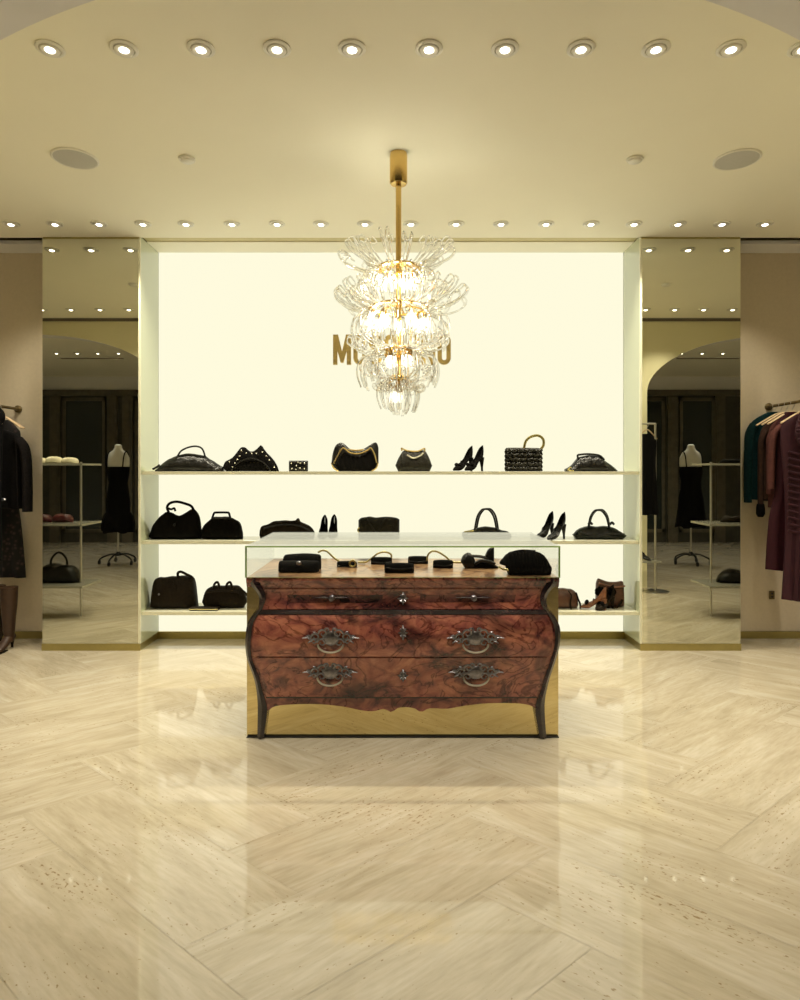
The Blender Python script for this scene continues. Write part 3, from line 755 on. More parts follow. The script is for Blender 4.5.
# dark corner stiles running into the legs
def stile(profile, sgn, inner_px):
    ys = [579 + i * (738.5 - 579) / 44 for i in range(45)]
    rows = []
    for py in ys:
        xo = interp(profile, py); wd = interp([(579, 13), (592, 8), (604, 5.5), (625, 5.5), (650, 5), (690, 5.5), (706, 9), (712, 9.5), (738.5, 6.5)], py)
        a = P(xo - sgn*0.3, py, DC); b = P(xo + sgn*wd, py, DC); y = DC - 0.004 - interp(BUL, py)*0.65 + 0.018
        rows.append([(a[0], y + 0.002, a[2]), ((a[0]+b[0])/2, y - 0.014, a[2]), (b[0], y - 0.004, b[2]), (b[0], y + 0.03, b[2]), (a[0], y + 0.03, a[2])])
    mb = MB().grid(rows, closed=True, cap=True)
    mb.build('leg', M['darkwood'], com, label='dark ebonised corner post and leg')
stile(LPs, 1, 0); stile(RPs, -1, 0)

case = thing('display_case', 'glass display case with gold mirrored base enclosing the walnut chest', 'display case', ((CXL+CXR)/2, (DC+DB)/2, 0))
GX0, GX1 = P(245, 0, DC)[0], P(560.3, 0, DC)[0]
def pane(name, a, b, thin):
    mb = MB(); x0, y0, z0 = a; x1, y1, z1 = b
    mb.box(a, b)
    o = mb.build(name, [M['caseglass'], M['greenedge']], case, smooth=False)
    for p in o.data.polygons:
        nrm = [abs(c) for c in p.normal]; ax = nrm.index(max(nrm))
        if ax != thin and (name == 'front_pane' or (name in ('top_pane', 'side_pane') and p.normal.y < -0.5)): p.material_index = 1
    return o
GT = 0.008
pane('front_pane', (GX0, DC, ZT + 0.001), (GX1, DC + GT, ZG - GT), 1)
pane('back_pane', (GX0, DB - GT, ZT + 0.001), (GX1, DB, ZG - GT), 1)
pane('side_pane', (GX0, DC + GT + .0005, ZT + 0.001), (GX0 + GT, DB - GT - .0005, ZG - GT), 0)
pane('side_pane', (GX1 - GT, DC + GT + .0005, ZT + 0.001), (GX1, DB - GT - .0005, ZG - GT), 0)
pane('top_pane', (GX0, DC, ZG - GT + 0.0003), (GX1, DB, ZG), 2)
MB().box((GX0, DC + 0.042, 0.0045), (GX1, DB, ZT - 0.031)).build('mirrored_base', M['goldmirror'], case, smooth=False, label='gold mirrored box behind and below the chest')
MB().box((GX0 + 0.002, DC + 0.022, 0), (GX1 - 0.002, DB - 0.004, 0.004)).build('foot_strip', M['hangblack'], case, smooth=False)

# ================================================================== BAGS
DS = 5.335
def base_thing(name, label, cat, px, d, z, group=None):
    return thing(name, label, cat, (P(px, 0, d)[0], d, z), group)
def bag_body(top, bot, d, depth, topw=0.35, zbase=None, wr=0.009, n=40, sec=18, freq=60.0, endp=4.0, bump=0.0):
    """loft along x between the pixel outlines top (left to right) and bot"""
    mb = MB(); x0, x1 = top[0][0], top[-1][0]; rows = []
    ph = random.uniform(0, 6)
    tops = smooth_path(top, 3) if len(top) > 2 else top
    for i in range(n + 1):
        u = i / n; u2 = 0.5 - 0.5*cos(pi*u) if n > 10 else u; u2 = 0.35*u2 + 0.65*u
        px = lerp(x0, x1, u2)
        zt = P(0, interp(tops, px), d)[2]; zb_ = P(0, interp(bot, px), d)[2]
        if zbase is not None: zb_ = max(zb_ , zbase); zt = max(zt, zbase + 0.004)
        if zt - zb_ < 0.004: zt = zb_ + 0.004
        T = depth * max(0.12, (1 - abs(2*u2 - 1) ** endp)) ** 0.5
        row = []
        for j in range(sec):
            a = 2*pi*j/sec; c, s_ = cos(a), sin(a)
            yy = math.copysign(abs(c) ** 0.62, c); zz = math.copysign(abs(s_) ** 0.62, s_); v = (zz + 1) / 2
            y = T/2 * yy * lerp(1, topw, v ** 1.4)
            X = P(px, 0, d)[0]
            wv = wr * sin(freq*X + 3*v + ph + 2*sin(17*X)) * (0.4 + 0.6*v) * (1 if abs(yy) > .2 else 0)
            jz = 0.0035*sin(41*X + ph)*sin(23*X + 2*ph)*v if wr > 0.004 else 0
            row.append((X, d + y + math.copysign(wv, yy), lerp(zb_, zt, v) + jz))
        rows.append(row)
    return mb.grid(rows, closed=True, cap=True)
def strap(pts, d, r, y=0.0, seg=8, flat=1.0, closed=False, sm=5, bow=0.0):
    q = smooth_path(pts, sm, closed); n = len(q)
    return MB().tube([P(a, b, d)[:1] + (d + y + bow*sin(pi*i/max(1, n-1)),) + P(a, b, d)[2:] for i, (a, b) in enumerate(q)], r, seg, closed, flat)

# --- top shelf
zt_ = SZ['top']
SB = 'handbags and shoes on the top shelf'
BY = 472.2      # base row for bodies on the top shelf (just clamps to the shelf surface)
t = base_thing('handbag', 'slouchy black bag with looped handle at the left end of the top shelf', 'bag', 189, DS, zt_, SB)
bag_body([(156, 470), (162, 464.5), (170, 459), (178, 455.5), (190, 454), (205, 456), (208, 458), (216, 463), (223, 467), (224, 470)], [(156, 473), (224, 473)], DS, 0.17, 0.3, zt_).build('body', M['leather'], t)
strap([(178.5, 456), (182, 451), (189, 447.5), (197, 446.4), (203, 449), (206, 457)], DS, 0.0075, -0.02).build('handle', M['leather'], t)
strap([(180, 456.5), (190, 454.6), (206, 457)], DS, 0.010, -0.03).build('top_piping', M['leather'], t)
strap([(161, 465), (157, 467.8), (154, 469.3)], DS, 0.009, -0.03).build('side_tab', M['leather'], t)
t = base_thing('handbag', 'black fan shaped bag with pale studs, second on the top shelf', 'bag', 250, DS, zt_, SB)
bag_body([(223.5, 466), (226, 461), (232, 458), (236, 454), (239, 449.5), (241.5, 447), (245, 447.5), (249, 451), (254, 451.2), (257.5, 449), (261, 445), (263, 447.5), (267, 453), (273, 459), (277, 465), (278.5, 470)], [(223.5, 468), (228, 473), (278, 473)], DS, 0.14, 0.35, zt_).build('body', M['suede'], t)
for sx_, sy_ in ((232, 467), (234.5, 463), (237, 459.5), (239.5, 456), (246, 453), (251.5, 453.5), (256, 453.5), (262, 452), (266, 456), (269, 460), (274, 467), (229, 462), (241, 450.5)):
    p = P(sx_, sy_, DS - 0.075); MB().ball((p[0], DS - 0.062, p[2]), 0.0062, 10, 6).build('stud', M['stud'], t)
strap([(233, 471), (240, 463), (252, 458.5), (264, 462), (272, 470)], DS, 0.006, -0.066).build('flap_seam', M['leather'], t)
t = base_thing('wallet', 'tiny black box purse dotted with white studs on the top shelf', 'wallet', 298.5, DS, zt_, SB)
bag_body([(289, 461), (290, 460.6), (307, 460.6), (308, 461)], [(289, 473), (308, 473)], DS, 0.06, 0.9, zt_, 0.0, endp=14).build('body', M['leather'], t)
for sx_, sy_ in ((292, 463.5), (297, 465.8), (301, 463.2), (305, 463.5), (292.5, 468.5), (296.5, 469.5), (300.5, 468.2), (305, 468.8), (298.7, 462.4)):
    p = P(sx_, sy_, DS); MB().ball((p[0], DS - 0.033, p[2]), 0.0062, 10, 6).build('stud', M['stud'], t)
t = base_thing('handbag', 'black horned bag trimmed in gold below the chandelier', 'bag', 355, DS, zt_, SB)
bag_body([(331.5, 463), (332.5, 455), (335, 447), (338, 443.5), (341, 442.6), (345, 444.5), (350, 448.5), (356, 450.2), (362, 449.5), (368, 446.5), (372, 443.5), (376, 442.6), (378.3, 447), (379, 455), (378.5, 463)], [(331.5, 464), (335, 470), (340, 473), (370, 473), (375, 470), (378.5, 464)], DS + 0.02, 0.12, 0.4, zt_).build('body', M['leather'], t)
bag_body([(336, 466), (340, 458), (345, 452), (350, 454.5), (356, 456), (362, 455.4), (367, 452.5), (371, 450.5), (375, 459), (377, 466)], [(336, 466), (341, 473), (371, 473), (377, 466)], DS - 0.05, 0.05, 0.5, zt_).build('front_flap', M['suede'], t)
strap([(334.5, 464), (338, 457), (343.5, 448.5), (350, 452.5), (356, 454), (362, 453.3), (368, 450.5), (371.5, 448.5), (375, 455), (377, 463)], DS, 0.0055, -0.075).build('gold_trim', M['goldplate'], t)
strap([(332.4, 463), (334.5, 468), (339, 471)], DS, 0.006, -0.07).build('gold_trim', M['goldplate'], t)
strap([(378.3, 463), (376.5, 468), (372, 471)], DS, 0.006, -0.07).build('gold_trim', M['goldplate'], t)
strap([(348, 449.5), (356, 450.4), (364, 449.5)], DS, 0.006, -0.02).build('gold_trim', M['goldplate'], t)
t = base_thing('handbag', 'small dark pouch bag with gold clasp frame, centre of the top shelf', 'bag', 414, DS, zt_, SB)
bag_body([(395.5, 465), (398, 459), (401, 453.5), (404, 450), (410, 451.5), (417, 452), (424, 450.5), (427, 453.5), (430, 460), (432, 466)], [(395.5, 466), (399, 473), (429, 473), (432, 466)], DS, 0.13, 0.3, zt_, 0.008, freq=90).build('body', M['quilt'], t)
strap([(402, 451), (401.5, 448.2), (404, 449.6), (409, 451), (417, 451.4), (421, 450), (424.5, 448.6), (424.5, 452)], DS, 0.006, -0.02).build('clasp_frame', M['goldplate'], t)
strap([(407, 455), (413, 458), (420, 456), (423, 453)], DS, 0.006, -0.05).build('chain', M['stud'], t)
# --- pumps
def pump(mb_up, mb_heel, L=0.235, heel=0.095, w=0.042):
    """toe toward +x, heel at the origin; local coordinates"""
    n = 26; rows = []
    for i in range(n + 1):
        s = i / n; x = L * s
        zc = heel * (0.5 + 0.5 * cos(pi * min(1, s / 0.72))) ** 0.9 + 0.004
        hw = w * interp([(0, 0.06), (0.04, 0.36), (0.12, 0.62), (0.35, 0.72), (0.6, 0.95), (0.75, 1.0), (0.9, 0.68), (0.97, 0.35), (1, 0.05)], s)
        hh = interp([(0, 0.070), (0.15, 0.062), (0.35, 0.042), (0.5, 0.044), (0.6, 0.052), (0.8, 0.044), (0.93, 0.022), (1, 0.006)], s)
        close = interp([(0, 0.0), (0.45, 0.0), (0.55, 0.85), (0.6, 1.0), (1, 1)], s)
        A = lerp(lerp(150, 104, min(1, s / 0.35)), 180, close); row = []
        for j in range(15):
            a = radians(-A + 2*A*j/14)
            y = hw * sin(a) * (1 if abs(a) < pi/2 else 1); z = zc + hh * (1 - cos(a)) / (2 if close > 0.5 else 1.25)
            row.append((x, y, z))
        rows.append(row)
    mb_up.grid(rows)
    rows = []
    for i in range(9):
        t_ = i / 8; z = lerp(heel + 0.006, 0.0, t_); r = lerp(0.026, 0.010, min(1, t_*1.4)); xx = lerp(0.020, 0.012, t_)
        rows.append([(xx + r*cos(2*pi*j/10), r*0.9*sin(2*pi*j/10), z) for j in range(10)])
    mb_heel.grid(rows, closed=True, cap=True)
def shoe(parent_loc, label, ang, m, group, L=0.235, heel=0.095, w=0.042, bow=None, name='high_heel_shoe', tilt=0, strapm=None):
    t = thing(name, label, 'shoe', parent_loc, group)
    up, he = MB(), MB(); pump(up, he, L, heel, w)
    ca, sa = cos(radians(ang)), sin(radians(ang))
    def pl(p): 
        x, y, z = p[0] - L/2, p[1], p[2]
        return (parent_loc[0] + x*ca - y*sa, parent_loc[1] + x*sa + y*ca, parent_loc[2] + z + 0.001)
    o = up.tr(pl).build('upper', m, t)
    md = o.modifiers.new('thick', 'SOLIDIFY'); md.thickness = 0.003
    he.tr(pl).build('heel', m, t)
    if bow:
        mb = MB()
        for s in (-1, 1):
            mb.ball((L*0.74, s*0.022, 0.055), 1, 10, 6, (0.016, 0.022, 0.016))
        mb.ball((L*0.74, 0, 0.055), 0.010, 8, 6)
        mb.tr(pl).build('bow', bow, t)
    if strapm:
        MB().tube(smooth_path([(L*0.12, 0.026, heel + .03), (L*0.2, 0.03, heel + .05), (L*0.28, 0, heel + .06), (L*0.2, -0.03, heel + .05), (L*0.12, -0.026, heel + .03), (L*.02, 0, heel + .035)], 4, True), 0.005, 6, True).tr(pl).build('strap', strapm, t)
    return t
shoe((P(463.5, 0, DS)[0], DS + 0.045, zt_), 'left shoe of the black high heeled pair on the top shelf', 218, M['suede'], SB, 0.22, 0.11, bow=M['suede'])
shoe((P(473.5, 0, DS)[0], DS - 0.055, zt_), 'right shoe of the black high heeled pair on the top shelf', 222, M['suede'], SB, 0.22, 0.11, bow=M['suede'])
t = base_thing('handbag', 'boxy black ruffled bag with arched gold strap on the top shelf', 'bag', 523, DS, zt_, SB)
mb = bag_body([(505.5, 449), (508, 447.6), (539, 448), (541, 449.5)], [(504.5, 469), (507, 473), (540, 473)], DS, 0.10, 0.7, zt_, 0.0, endp=12)
for j in range(5):
    for s in (-1,):
        mb.tube([(P(506 + 34*i/24, 0, DS)[0], DS - 0.048 - 0.004*sin(i*2.4 + j), P(0, 450.5 + j*4.4, DS)[2] + 0.005*sin(i*1.7 + j*2)) for i in range(25)], 0.010, 6)
for xx in (505.2, 541):
    mb.tube([(P(xx + 0.5*sin(i*2.1), 0, DS)[0], DS - 0.02, P(0, 449 + 22*i/16, DS)[2]) for i in range(17)], 0.008, 6)
mb.build('body', M['quilt'], t)
strap([(524, 448), (526, 441), (531, 436.8), (538, 435.6), (543, 439), (543.5, 445), (541, 449)], DS, 0.007, 0, flat=1.6).build('strap', M['goldsat'], t)
t = base_thing('handbag', 'slouchy black bag at the right end of the top shelf', 'bag', 591, DS, zt_, SB)
bag_body([(565, 469), (570, 466), (575, 461), (579, 457), (588, 455.5), (598, 456), (604, 460), (612, 466), (616.5, 470)], [(565, 471), (570, 473), (614, 473), (616.5, 471)], DS, 0.17, 0.35, zt_).build('body', M['leather'], t)
strap([(577, 459), (576.5, 455.5), (580, 454.6), (588, 454.2), (598, 455.6), (603, 460)], DS, 0.0085, -0.035).build('handle', M['leather'], t)
strap([(569, 467), (566, 470), (572, 470.6)], DS, 0.006, -0.06).build('zip_tab', M['goldsat'], t)
# --- middle shelf
zm = SZ['mid']; SBm = 'handbags and shoes on the middle shelf'
t = base_thing('handbag', 'large soft black bag with raised loop handle, left end of the middle shelf', 'bag', 176, DS, zm, SBm)
bag_body([(150.5, 534), (152.5, 526), (158, 519), (164, 513.5), (168, 511.5), (177, 515.5), (184, 514), (192, 508.5), (197, 512), (200, 519), (201.3, 532)], [(150.5, 537), (153, 541.5), (201, 541.5)], DS, 0.19, 0.3, zm).build('body', M['suede'], t)
strap([(169.5, 512), (168, 507), (171, 503), (178, 501.6), (186, 503.5), (192, 506), (195, 511)], DS, 0.011, -0.02).build('handle', M['suede'], t)
p = P(178, 524, DS); MB().ball((p[0], DS - 0.088, p[2]), 0.011, 10, 6).build('button', M['leather'], t)
strap([(170, 508), (173, 509), (176, 508), (177, 511)], DS, 0.009, -0.04).build('tassel', M['suede'], t)
t = base_thing('handbag', 'black trapezoid doctor bag with flat handle on the middle shelf', 'bag', 223, DS - 0.01, zm, SBm)
bag_body([(202, 529), (205, 524), (211, 519), (214, 517), (229, 517), (234, 519), (240, 523), (242.5, 532)], [(201.5, 534), (204, 541.5), (242.5, 541.5)], DS, 0.17, 0.28, zm, endp=8).build('body', M['suede'], t)
strap([(212.5, 519), (214.5, 513.3), (217, 512.4), (227.5, 512.4), (229.5, 513.3), (231, 519)], DS, 0.009, -0.015, sm=3).build('handle', M['suede'], t)
strap([(213.5, 518), (222, 517.6), (231, 518.2)], DS, 0.008, -0.03).build('frame_bar', M['leather'], t)
t = base_thing('clutch_bag', 'low folded black clutch on the middle shelf, left behind the case', 'bag', 287, DS, zm, SBm)
bag_body([(260, 530), (262, 526), (268, 524), (276, 521), (290, 520.5), (298, 520.5), (306, 524), (312, 528), (314.5, 532)], [(260, 536), (262, 541.5), (313, 541.5), (314.5, 535)], DS, 0.13, 0.4, zm, 0.008).build('body', M['espresso'], t)
strap([(278, 523), (287, 521.5), (296, 521), (299, 518.6), (300.5, 523)], DS, 0.008, -0.04).build('bow', M['espresso'], t)
strap([(265, 528), (280, 524.5), (298, 524.5), (311, 530)], DS, 0.006, -0.06).build('flap_seam', M['leather'], t)
for px, w_ in ((323.6, 'left'), (332.6, 'right')):
    shoe((P(px, 0, DS)[0], DS - 0.01 + (0.05 if w_ == 'right' else 0), zm), '%s shoe of the tiny looking black pair facing the viewer' % w_, -90, M['suede'], SBm, 0.21, 0.085, 0.044)
t = base_thing('clutch_bag', 'rectangular dark wrapped clutch on the middle shelf under the sign', 'bag', 379, DS, zm, SBm)
bag_body([(358.5, 520), (361, 517.8), (366, 517), (370, 516.4), (376, 517.4), (386, 516.6), (396, 517.6), (399.5, 519.5)], [(358.5, 541.5), (399.5, 541.5)], DS, 0.10, 0.7, zm, 0.003, endp=12).build('body', M['quilt'], t)
for x0, x1 in ((366, 378), (387, 375)):
    strap([(x0, 517), ((x0+x1)/2, 526), (x1, 536)], DS, 0.007, -0.052).build('wrap_band', M['quilt'], t)
strap([(359.5, 527), (358, 530), (360, 532.5)], DS, 0.006, -0.03).build('side_ring', M['goldsat'], t)
def twin_handles(t, d, x0, x1, ytop, ybase, m, r=0.0075, off=4.0, yo=0.04):
    for s, y in ((-1, -yo), (1, yo)):
        o = s * off / 2
        strap([(x0 + o, ybase), (lerp(x0, x1, .12) + o, lerp(ybase, ytop, .62)), (lerp(x0, x1, .32) + o, lerp(ybase, ytop, .95)), (lerp(x0, x1, .5) + o, ytop), (lerp(x0, x1, .68) + o, lerp(ybase, ytop, .95)), (lerp(x0, x1, .88) + o, lerp(ybase, ytop, .62)), (x1 + o, ybase)], d, r, y, bow=-y*0.5).build('handle', m, t)
t = base_thing('handbag', 'black bag with upright twin handles peeking above the case, middle shelf', 'bag', 486, DS, zm, SBm)
bag_body([(462, 533), (466, 530.6), (474, 529.2), (480, 527), (492, 527), (500, 529.4), (507, 531), (511, 534)], [(462, 536), (466, 541.5), (507, 541.5), (511, 537)], DS, 0.15, 0.35, zm).build('body', M['leather'], t)
twin_handles(t, DS, 475.5, 497.5, 509, 530, M['leather'], 0.008, 3.0)
strap([(464, 531.5), (470, 530.6), (476, 530)], DS, 0.006, -0.03).build('zip_tab', M['goldsat'], t)
for i, (px, an, w_) in enumerate(((546, 222, 'left'), (554.5, 218, 'right'))):
    shoe((P(px, 0, DS)[0], DS - 0.07 + 0.10*(1-i), zm), '%s shoe of the pointed black pair beside the case on the middle shelf' % w_, an, M['leather'], SBm, 0.22, 0.115)
t = base_thing('handbag', 'glossy green black bag with twin hoop handles, right end of the middle shelf', 'bag', 599, DS, zm, SBm)
bag_body([(573, 534), (577, 530), (584, 526.5), (590, 526), (599, 526.5), (607, 526), (613, 527.5), (620, 531), (625.5, 535)], [(573, 535), (576, 540), (580, 541.5), (618, 541.5), (625.5, 536)], DS, 0.17, 0.35, zm).build('body', M['greenblack'], t)
twin_handles(t, DS, 588.5, 609.5, 510, 528, M['greenblack'], 0.0085, 3.4)
for x in (588.5, 610): strap([(x - 2, 524), (x, 522), (x + 2, 524)], DS, 0.010, -0.05).build('handle_base', M['greenblack'], t)
strap([(578, 531), (588, 534), (599, 534.5), (612, 533), (621, 533)], DS, 0.005, -0.084).build('seam', M['leather'], t)
# --- bottom shelf
zl = SZ['low']; SBl = 'bags and shoes on the lowest shelf'
t = base_thing('handbag', 'tall boxy dark bag with top handle, left end of the lowest shelf', 'bag', 175, DS, zl, SBl)
bag_body([(151.5, 604), (152.5, 592), (154.5, 581), (158, 577.5), (166, 577), (180, 576), (188, 576), (194, 578), (196, 590), (197.5, 604)], [(151.5, 607), (154, 613), (190, 613), (197.5, 607)], DS, 0.20, 0.45, zl, endp=6).build('body', M['espresso'], t)
strap([(180, 577), (179.5, 572.5), (182.5, 571), (188, 573.5), (194, 577), (192, 582)], DS, 0.011, -0.04).build('handle', M['espresso'], t)
strap([(172, 577.5), (175, 579), (178, 584), (179, 592)], DS, 0.010, -0.07).build('side_belt', M['espresso'], t)
p = P(163.3, 592, DS); MB().ball((p[0], DS - 0.098, p[2]), 0.009, 10, 6).build('clasp', M['silver'], t)
t = base_thing('wallet', 'flat dark wallet lying before the two bags of the lowest shelf', 'wallet', 204, DS - 0.085, zl, SBl)
mb = MB(); a = P(190.5, 0, DS - .1)[0]; b = P(219, 0, DS - .1)[0]
rows = []
for z, ins in ((zl + .0005, 0.004), (zl + 0.006, 0), (zl + 0.02, 0), (zl + 0.026, 0.005)):
    rows.append([(a+ins, DS-.135+ins, z), (b-ins, DS-.135+ins, z), (b-ins, DS-.065-ins, z), (a+ins, DS-.065-ins, z)])
mb.grid(rows, closed=True, cap=True).build('cover', M['espresso'], t, smooth=False)
MB().tube([(a, DS - 0.137, zl + 0.013), (b, DS - 0.137, zl + 0.013)], 0.004, 6).build('zip', M['goldsat'], t)
t = base_thing('handbag', 'rounded dark boston bag with two handle tabs beside the chest, lowest shelf', 'bag', 225, DS + 0.01, zl, SBl)
bag_body([(203, 600), (205, 593), (208, 588), (214, 585.5), (224, 585.5), (236, 585.5), (241, 588), (245, 593), (247, 600)], [(203, 602), (207, 609), (211, 613), (240, 613), (247, 602)], DS + 0.01, 0.16, 0.4, zl).build('body', M['espresso'], t)
for x in (217.5, 230): strap([(x - 3, 588), (x - 2, 583.5), (x + 1, 581.5), (x + 3, 586), (x + 4, 589)], DS, 0.010, -0.03).build('handle', M['espresso'], t)
strap([(208, 591), (220, 589), (238, 590), (244, 593)], DS, 0.008, -0.07).build('top_seam', M['espresso'], t)
strap([(241, 588), (246, 592), (249, 596)], DS, 0.009, -0.03).build('side_tab', M['espresso'], t)
t = base_thing('handbag', 'chestnut brown bag half hidden by the right edge of the chest', 'bag', 566, DS, zl, SBl)
bag_body([(548, 600), (550, 592), (556, 589), (562, 588.4), (570, 589), (575, 591.5), (577, 596), (577.5, 603)], [(548, 604), (552, 613), (574, 613), (577.5, 605)], DS, 0.15, 0.45, zl).build('body', M['brown'], t)
strap([(566, 589), (569, 594), (568, 601), (569, 608)], DS, 0.006, -0.074).build('front_seam', M['espresso'], t)
strap([(575, 592), (577, 598), (579, 603), (579.5, 607.5)], DS, 0.008, -0.03).build('tassel', M['suede'], t)
t = base_thing('handbag', 'upright chestnut tote with black flower trim, right end of the lowest shelf', 'bag', 610, DS + 0.045, zl, SBl)
bag_body([(596, 583), (598, 578.5), (602, 579.5), (608, 581.5), (616, 581.8), (622, 581), (623.5, 584)], [(595.5, 613), (624, 613)], DS + 0.045, 0.13, 0.45, zl, 0.003, endp=10).build('body', M['brown'], t)
strap([(597, 582), (604, 584), (612, 586), (623, 585)], DS + 0.03, 0.007, -0.05).build('top_band', M['tan'], t)
mb = MB()
for fx, fy in ((599, 591), (610, 591.5)):
    c = P(fx, fy, DS)
    c = (c[0], DS + 0.035, c[2])
    for a in range(7): mb.ball((c[0] + 0.026*cos(a*2*pi/7), DS - 0.025, c[2] + 0.022*sin(a*2*pi/7)), 0.020, 8, 6, (1, .6, 1))
    mb.ball((c[0], DS - 0.037, c[2]), 0.016, 8, 6)
mb.build('flower', M['suede'], t)
strap([(604, 589), (603, 598), (606, 606), (614, 606), (620, 598)], DS + 0.03, 0.009, -0.064).build('draped_strap', M['espresso'], t)
shoe((P(592.5, 0, DS - .06)[0], DS - 0.075, zl), 'tan peep toe shoe with black bow in front of the chestnut tote', 158, M['tan'], SBl, 0.21, 0.085, bow=M['suede'])
shoe((P(604, 0, DS - .06)[0], DS - 0.085, zl), 'dark brown high heel leaning against the chestnut tote', 208, M['espresso'], SBl, 0.20, 0.09, bow=M['suede'])

# ================================================================== THINGS IN THE CASE
CG = 'small accessories inside the glass case'
def onto(d, y): return P(0, y, d)[2]
zc = ZT
t = base_thing('clutch_bag', 'large black folded clutch with silver clasp, left in the glass case', 'bag', 300, 3.72, zc, CG)
bag_body([(279, 563), (280, 561), (300, 560.5), (318, 561), (319, 563.5)], [(279, 590), (319, 590)], 3.66, 0.13, 0.6, zc, 0.002, endp=12).build('base_fold', M['suede'], t)
bag_body([(283, 559), (284.5, 555.5), (288, 554.4), (304, 553.4), (318, 554.3), (321, 556.5), (321, 562)], [(283, 590), (321, 590)], 3.76, 0.11, 0.5, zc, 0.002, endp=12).build('body', M['suede'], t)
p = P(299, 563, 3.6); MB().ball((p[0], 3.592, p[2]), 0.012, 10, 6, (1.3, .6, 1)).build('clasp', M['silver'], t)
def small_purse(px0, px1, ytop, d, lab, chain=None, ring=None, m='suede', flap=True):
    t = base_thing('coin_purse', lab, 'purse', (px0+px1)/2, d, zc, CG)
    bag_body([(px0, ytop + 2.0), (px0 + 1.5, ytop + .4), ((px0+px1)/2, ytop), (px1 - 1.5, ytop + .4), (px1, ytop + 2.0)], [(px0, 600), (px1, 600)], d, 0.055, 0.7, zc, 0.002, endp=10).build('body', M[m], t)
    if flap: strap([(px0 + 1, ytop + 4.5), ((px0+px1)/2, ytop + 5.5), (px1 - 1, ytop + 4.5)], d, 0.004, -0.028).build('flap_edge', M['leather'], t)
    if ring:
        cx, cy, r = ring
        MB().tube([(P(cx + r*cos(a*pi/8), 0, d)[0], d - 0.04, P(0, cy + r*sin(a*pi/8), d)[2]) for a in range(16)], 0.005, 8, True).build('ring', M['goldsat'], t)
    if chain:
        strap(chain, d, 0.0055, 0.0, sm=6).build('chain', M['goldsat'], t)
    return t
small_purse(337, 357, 561.0, 3.84, 'small black purse with gold ring beside the large clutch in the case', chain=[(318, 552.5), (322, 550.6), (327, 551.5), (333, 557), (339, 561.5)], ring=(353, 562.5, 3.0))
small_purse(371, 392, 557.0, 3.95, 'small black purse under an arched gold chain, left of centre', chain=[(358, 562.6), (366, 562), (372, 558), (378, 553.5), (385, 552), (391, 554.5), (391, 560)])
small_purse(384.5, 414, 562.8, 3.62, 'black clasp purse lying frontmost at the centre of the case')
small_purse(408, 428, 556.0, 3.97, 'plain small black purse behind the frontmost one in the case')
small_purse(433, 453, 559.8, 3.80, 'small black purse with tall gold strap loop, right of centre', chain=[(427, 561), (428, 555), (432, 551.4), (438, 552), (446, 557), (452, 562), (462, 562.5)])
# strappy sandal lying in the case, and ruched clutch
dS = 3.80
t = base_thing('sandal', 'black strappy platform sandal in the glass case', 'shoe', 480, dS, zc, CG)
bag_body([(461, 560), (463, 555.5), (468, 552.6), (472, 554.5), (475, 560), (476, 566)], [(461, 562), (464, 567), (470, 570), (476, 570)], dS, 0.09, 0.6, zc, 0.0).build('toe_cap', M['leather'], t)
bag_body([(466, 568), (474, 563), (482, 561), (490, 563), (498, 566.5)], [(466, 590), (498, 590)], dS, 0.085, 0.8, zc, 0.0, endp=8).build('platform', M['suede'], t)
strap([(471, 556), (480, 556.5), (487, 558)], dS, 0.022, 0, flat=0.4).build('vamp_strap', M['espresso'], t)
bag_body([(484, 559), (487, 551), (491, 547.5), (498.5, 547), (499, 552), (496, 560), (494, 566)], [(484, 561), (487, 567), (494, 568), (499, 553)], dS + 0.005, 0.05, 0.7, zc, 0.0).build('heel', M['leather'], t)
strap([(474, 563), (480, 559.5), (488, 560.5), (494, 563)], dS, 0.009, -0.045).build('ankle_strap', M['leather'], t)
t = base_thing('clutch_bag', 'ruched black gathered clutch, right end of the glass case', 'bag', 526, 3.56, zc, CG)
bag_body([(500, 562), (503, 558), (508, 553.5), (514, 551), (522, 550.4), (535, 551), (542, 554), (547, 560), (551, 567)], [(500, 564), (506, 566), (512, 590), (546, 590), (551, 570)], 3.56, 0.12, 0.35, zc, 0.012, n=60, freq=150).build('body', M['suede'], t)
strap([(513, 551.8), (522, 550.3), (535, 551)], 3.56, 0.007, -0.01).build('frame_bar', M['leather'], t)
strap([(498, 566), (502, 568.5), (508, 569.5)], 3.50, 0.005, -0.02).build('clasp', M['goldsat'], t)

# ================================================================== CLOTHES ON RAILS
def hanger(X, y, z, lab, m, half=0.2, drop=0.10, group=None):
    t = thing('clothes_hanger', lab, 'hanger', (X, y, z), group)
    pts = [(X - 0.015, y, z + 0.005), (X - 0.012, y, z + 0.022), (X + 0.005, y, z + 0.026), (X + 0.018, y, z + 0.012), (X + 0.012, y, z - 0.012), (X, y, z - 0.03), (X, y, z - 0.06)]
    MB().tube(smooth_path(pts, 4), 0.0028, 6).build('hook', M['steel'], t)
    zz = z - 0.055
    pts = [(X - half, y, zz - drop), (X - half*0.6, y, zz - drop*0.52), (X - half*0.2, y, zz - drop*0.08), (X, y, zz), (X + half*0.2, y, zz - drop*0.08), (X + half*0.6, y, zz - drop*0.52), (X + half, y, zz - drop)]
    MB().tube(smooth_path(pts, 4), [0.011] * 25, 8, flat=0.7).build('shoulder_bar', m, t)
    return t
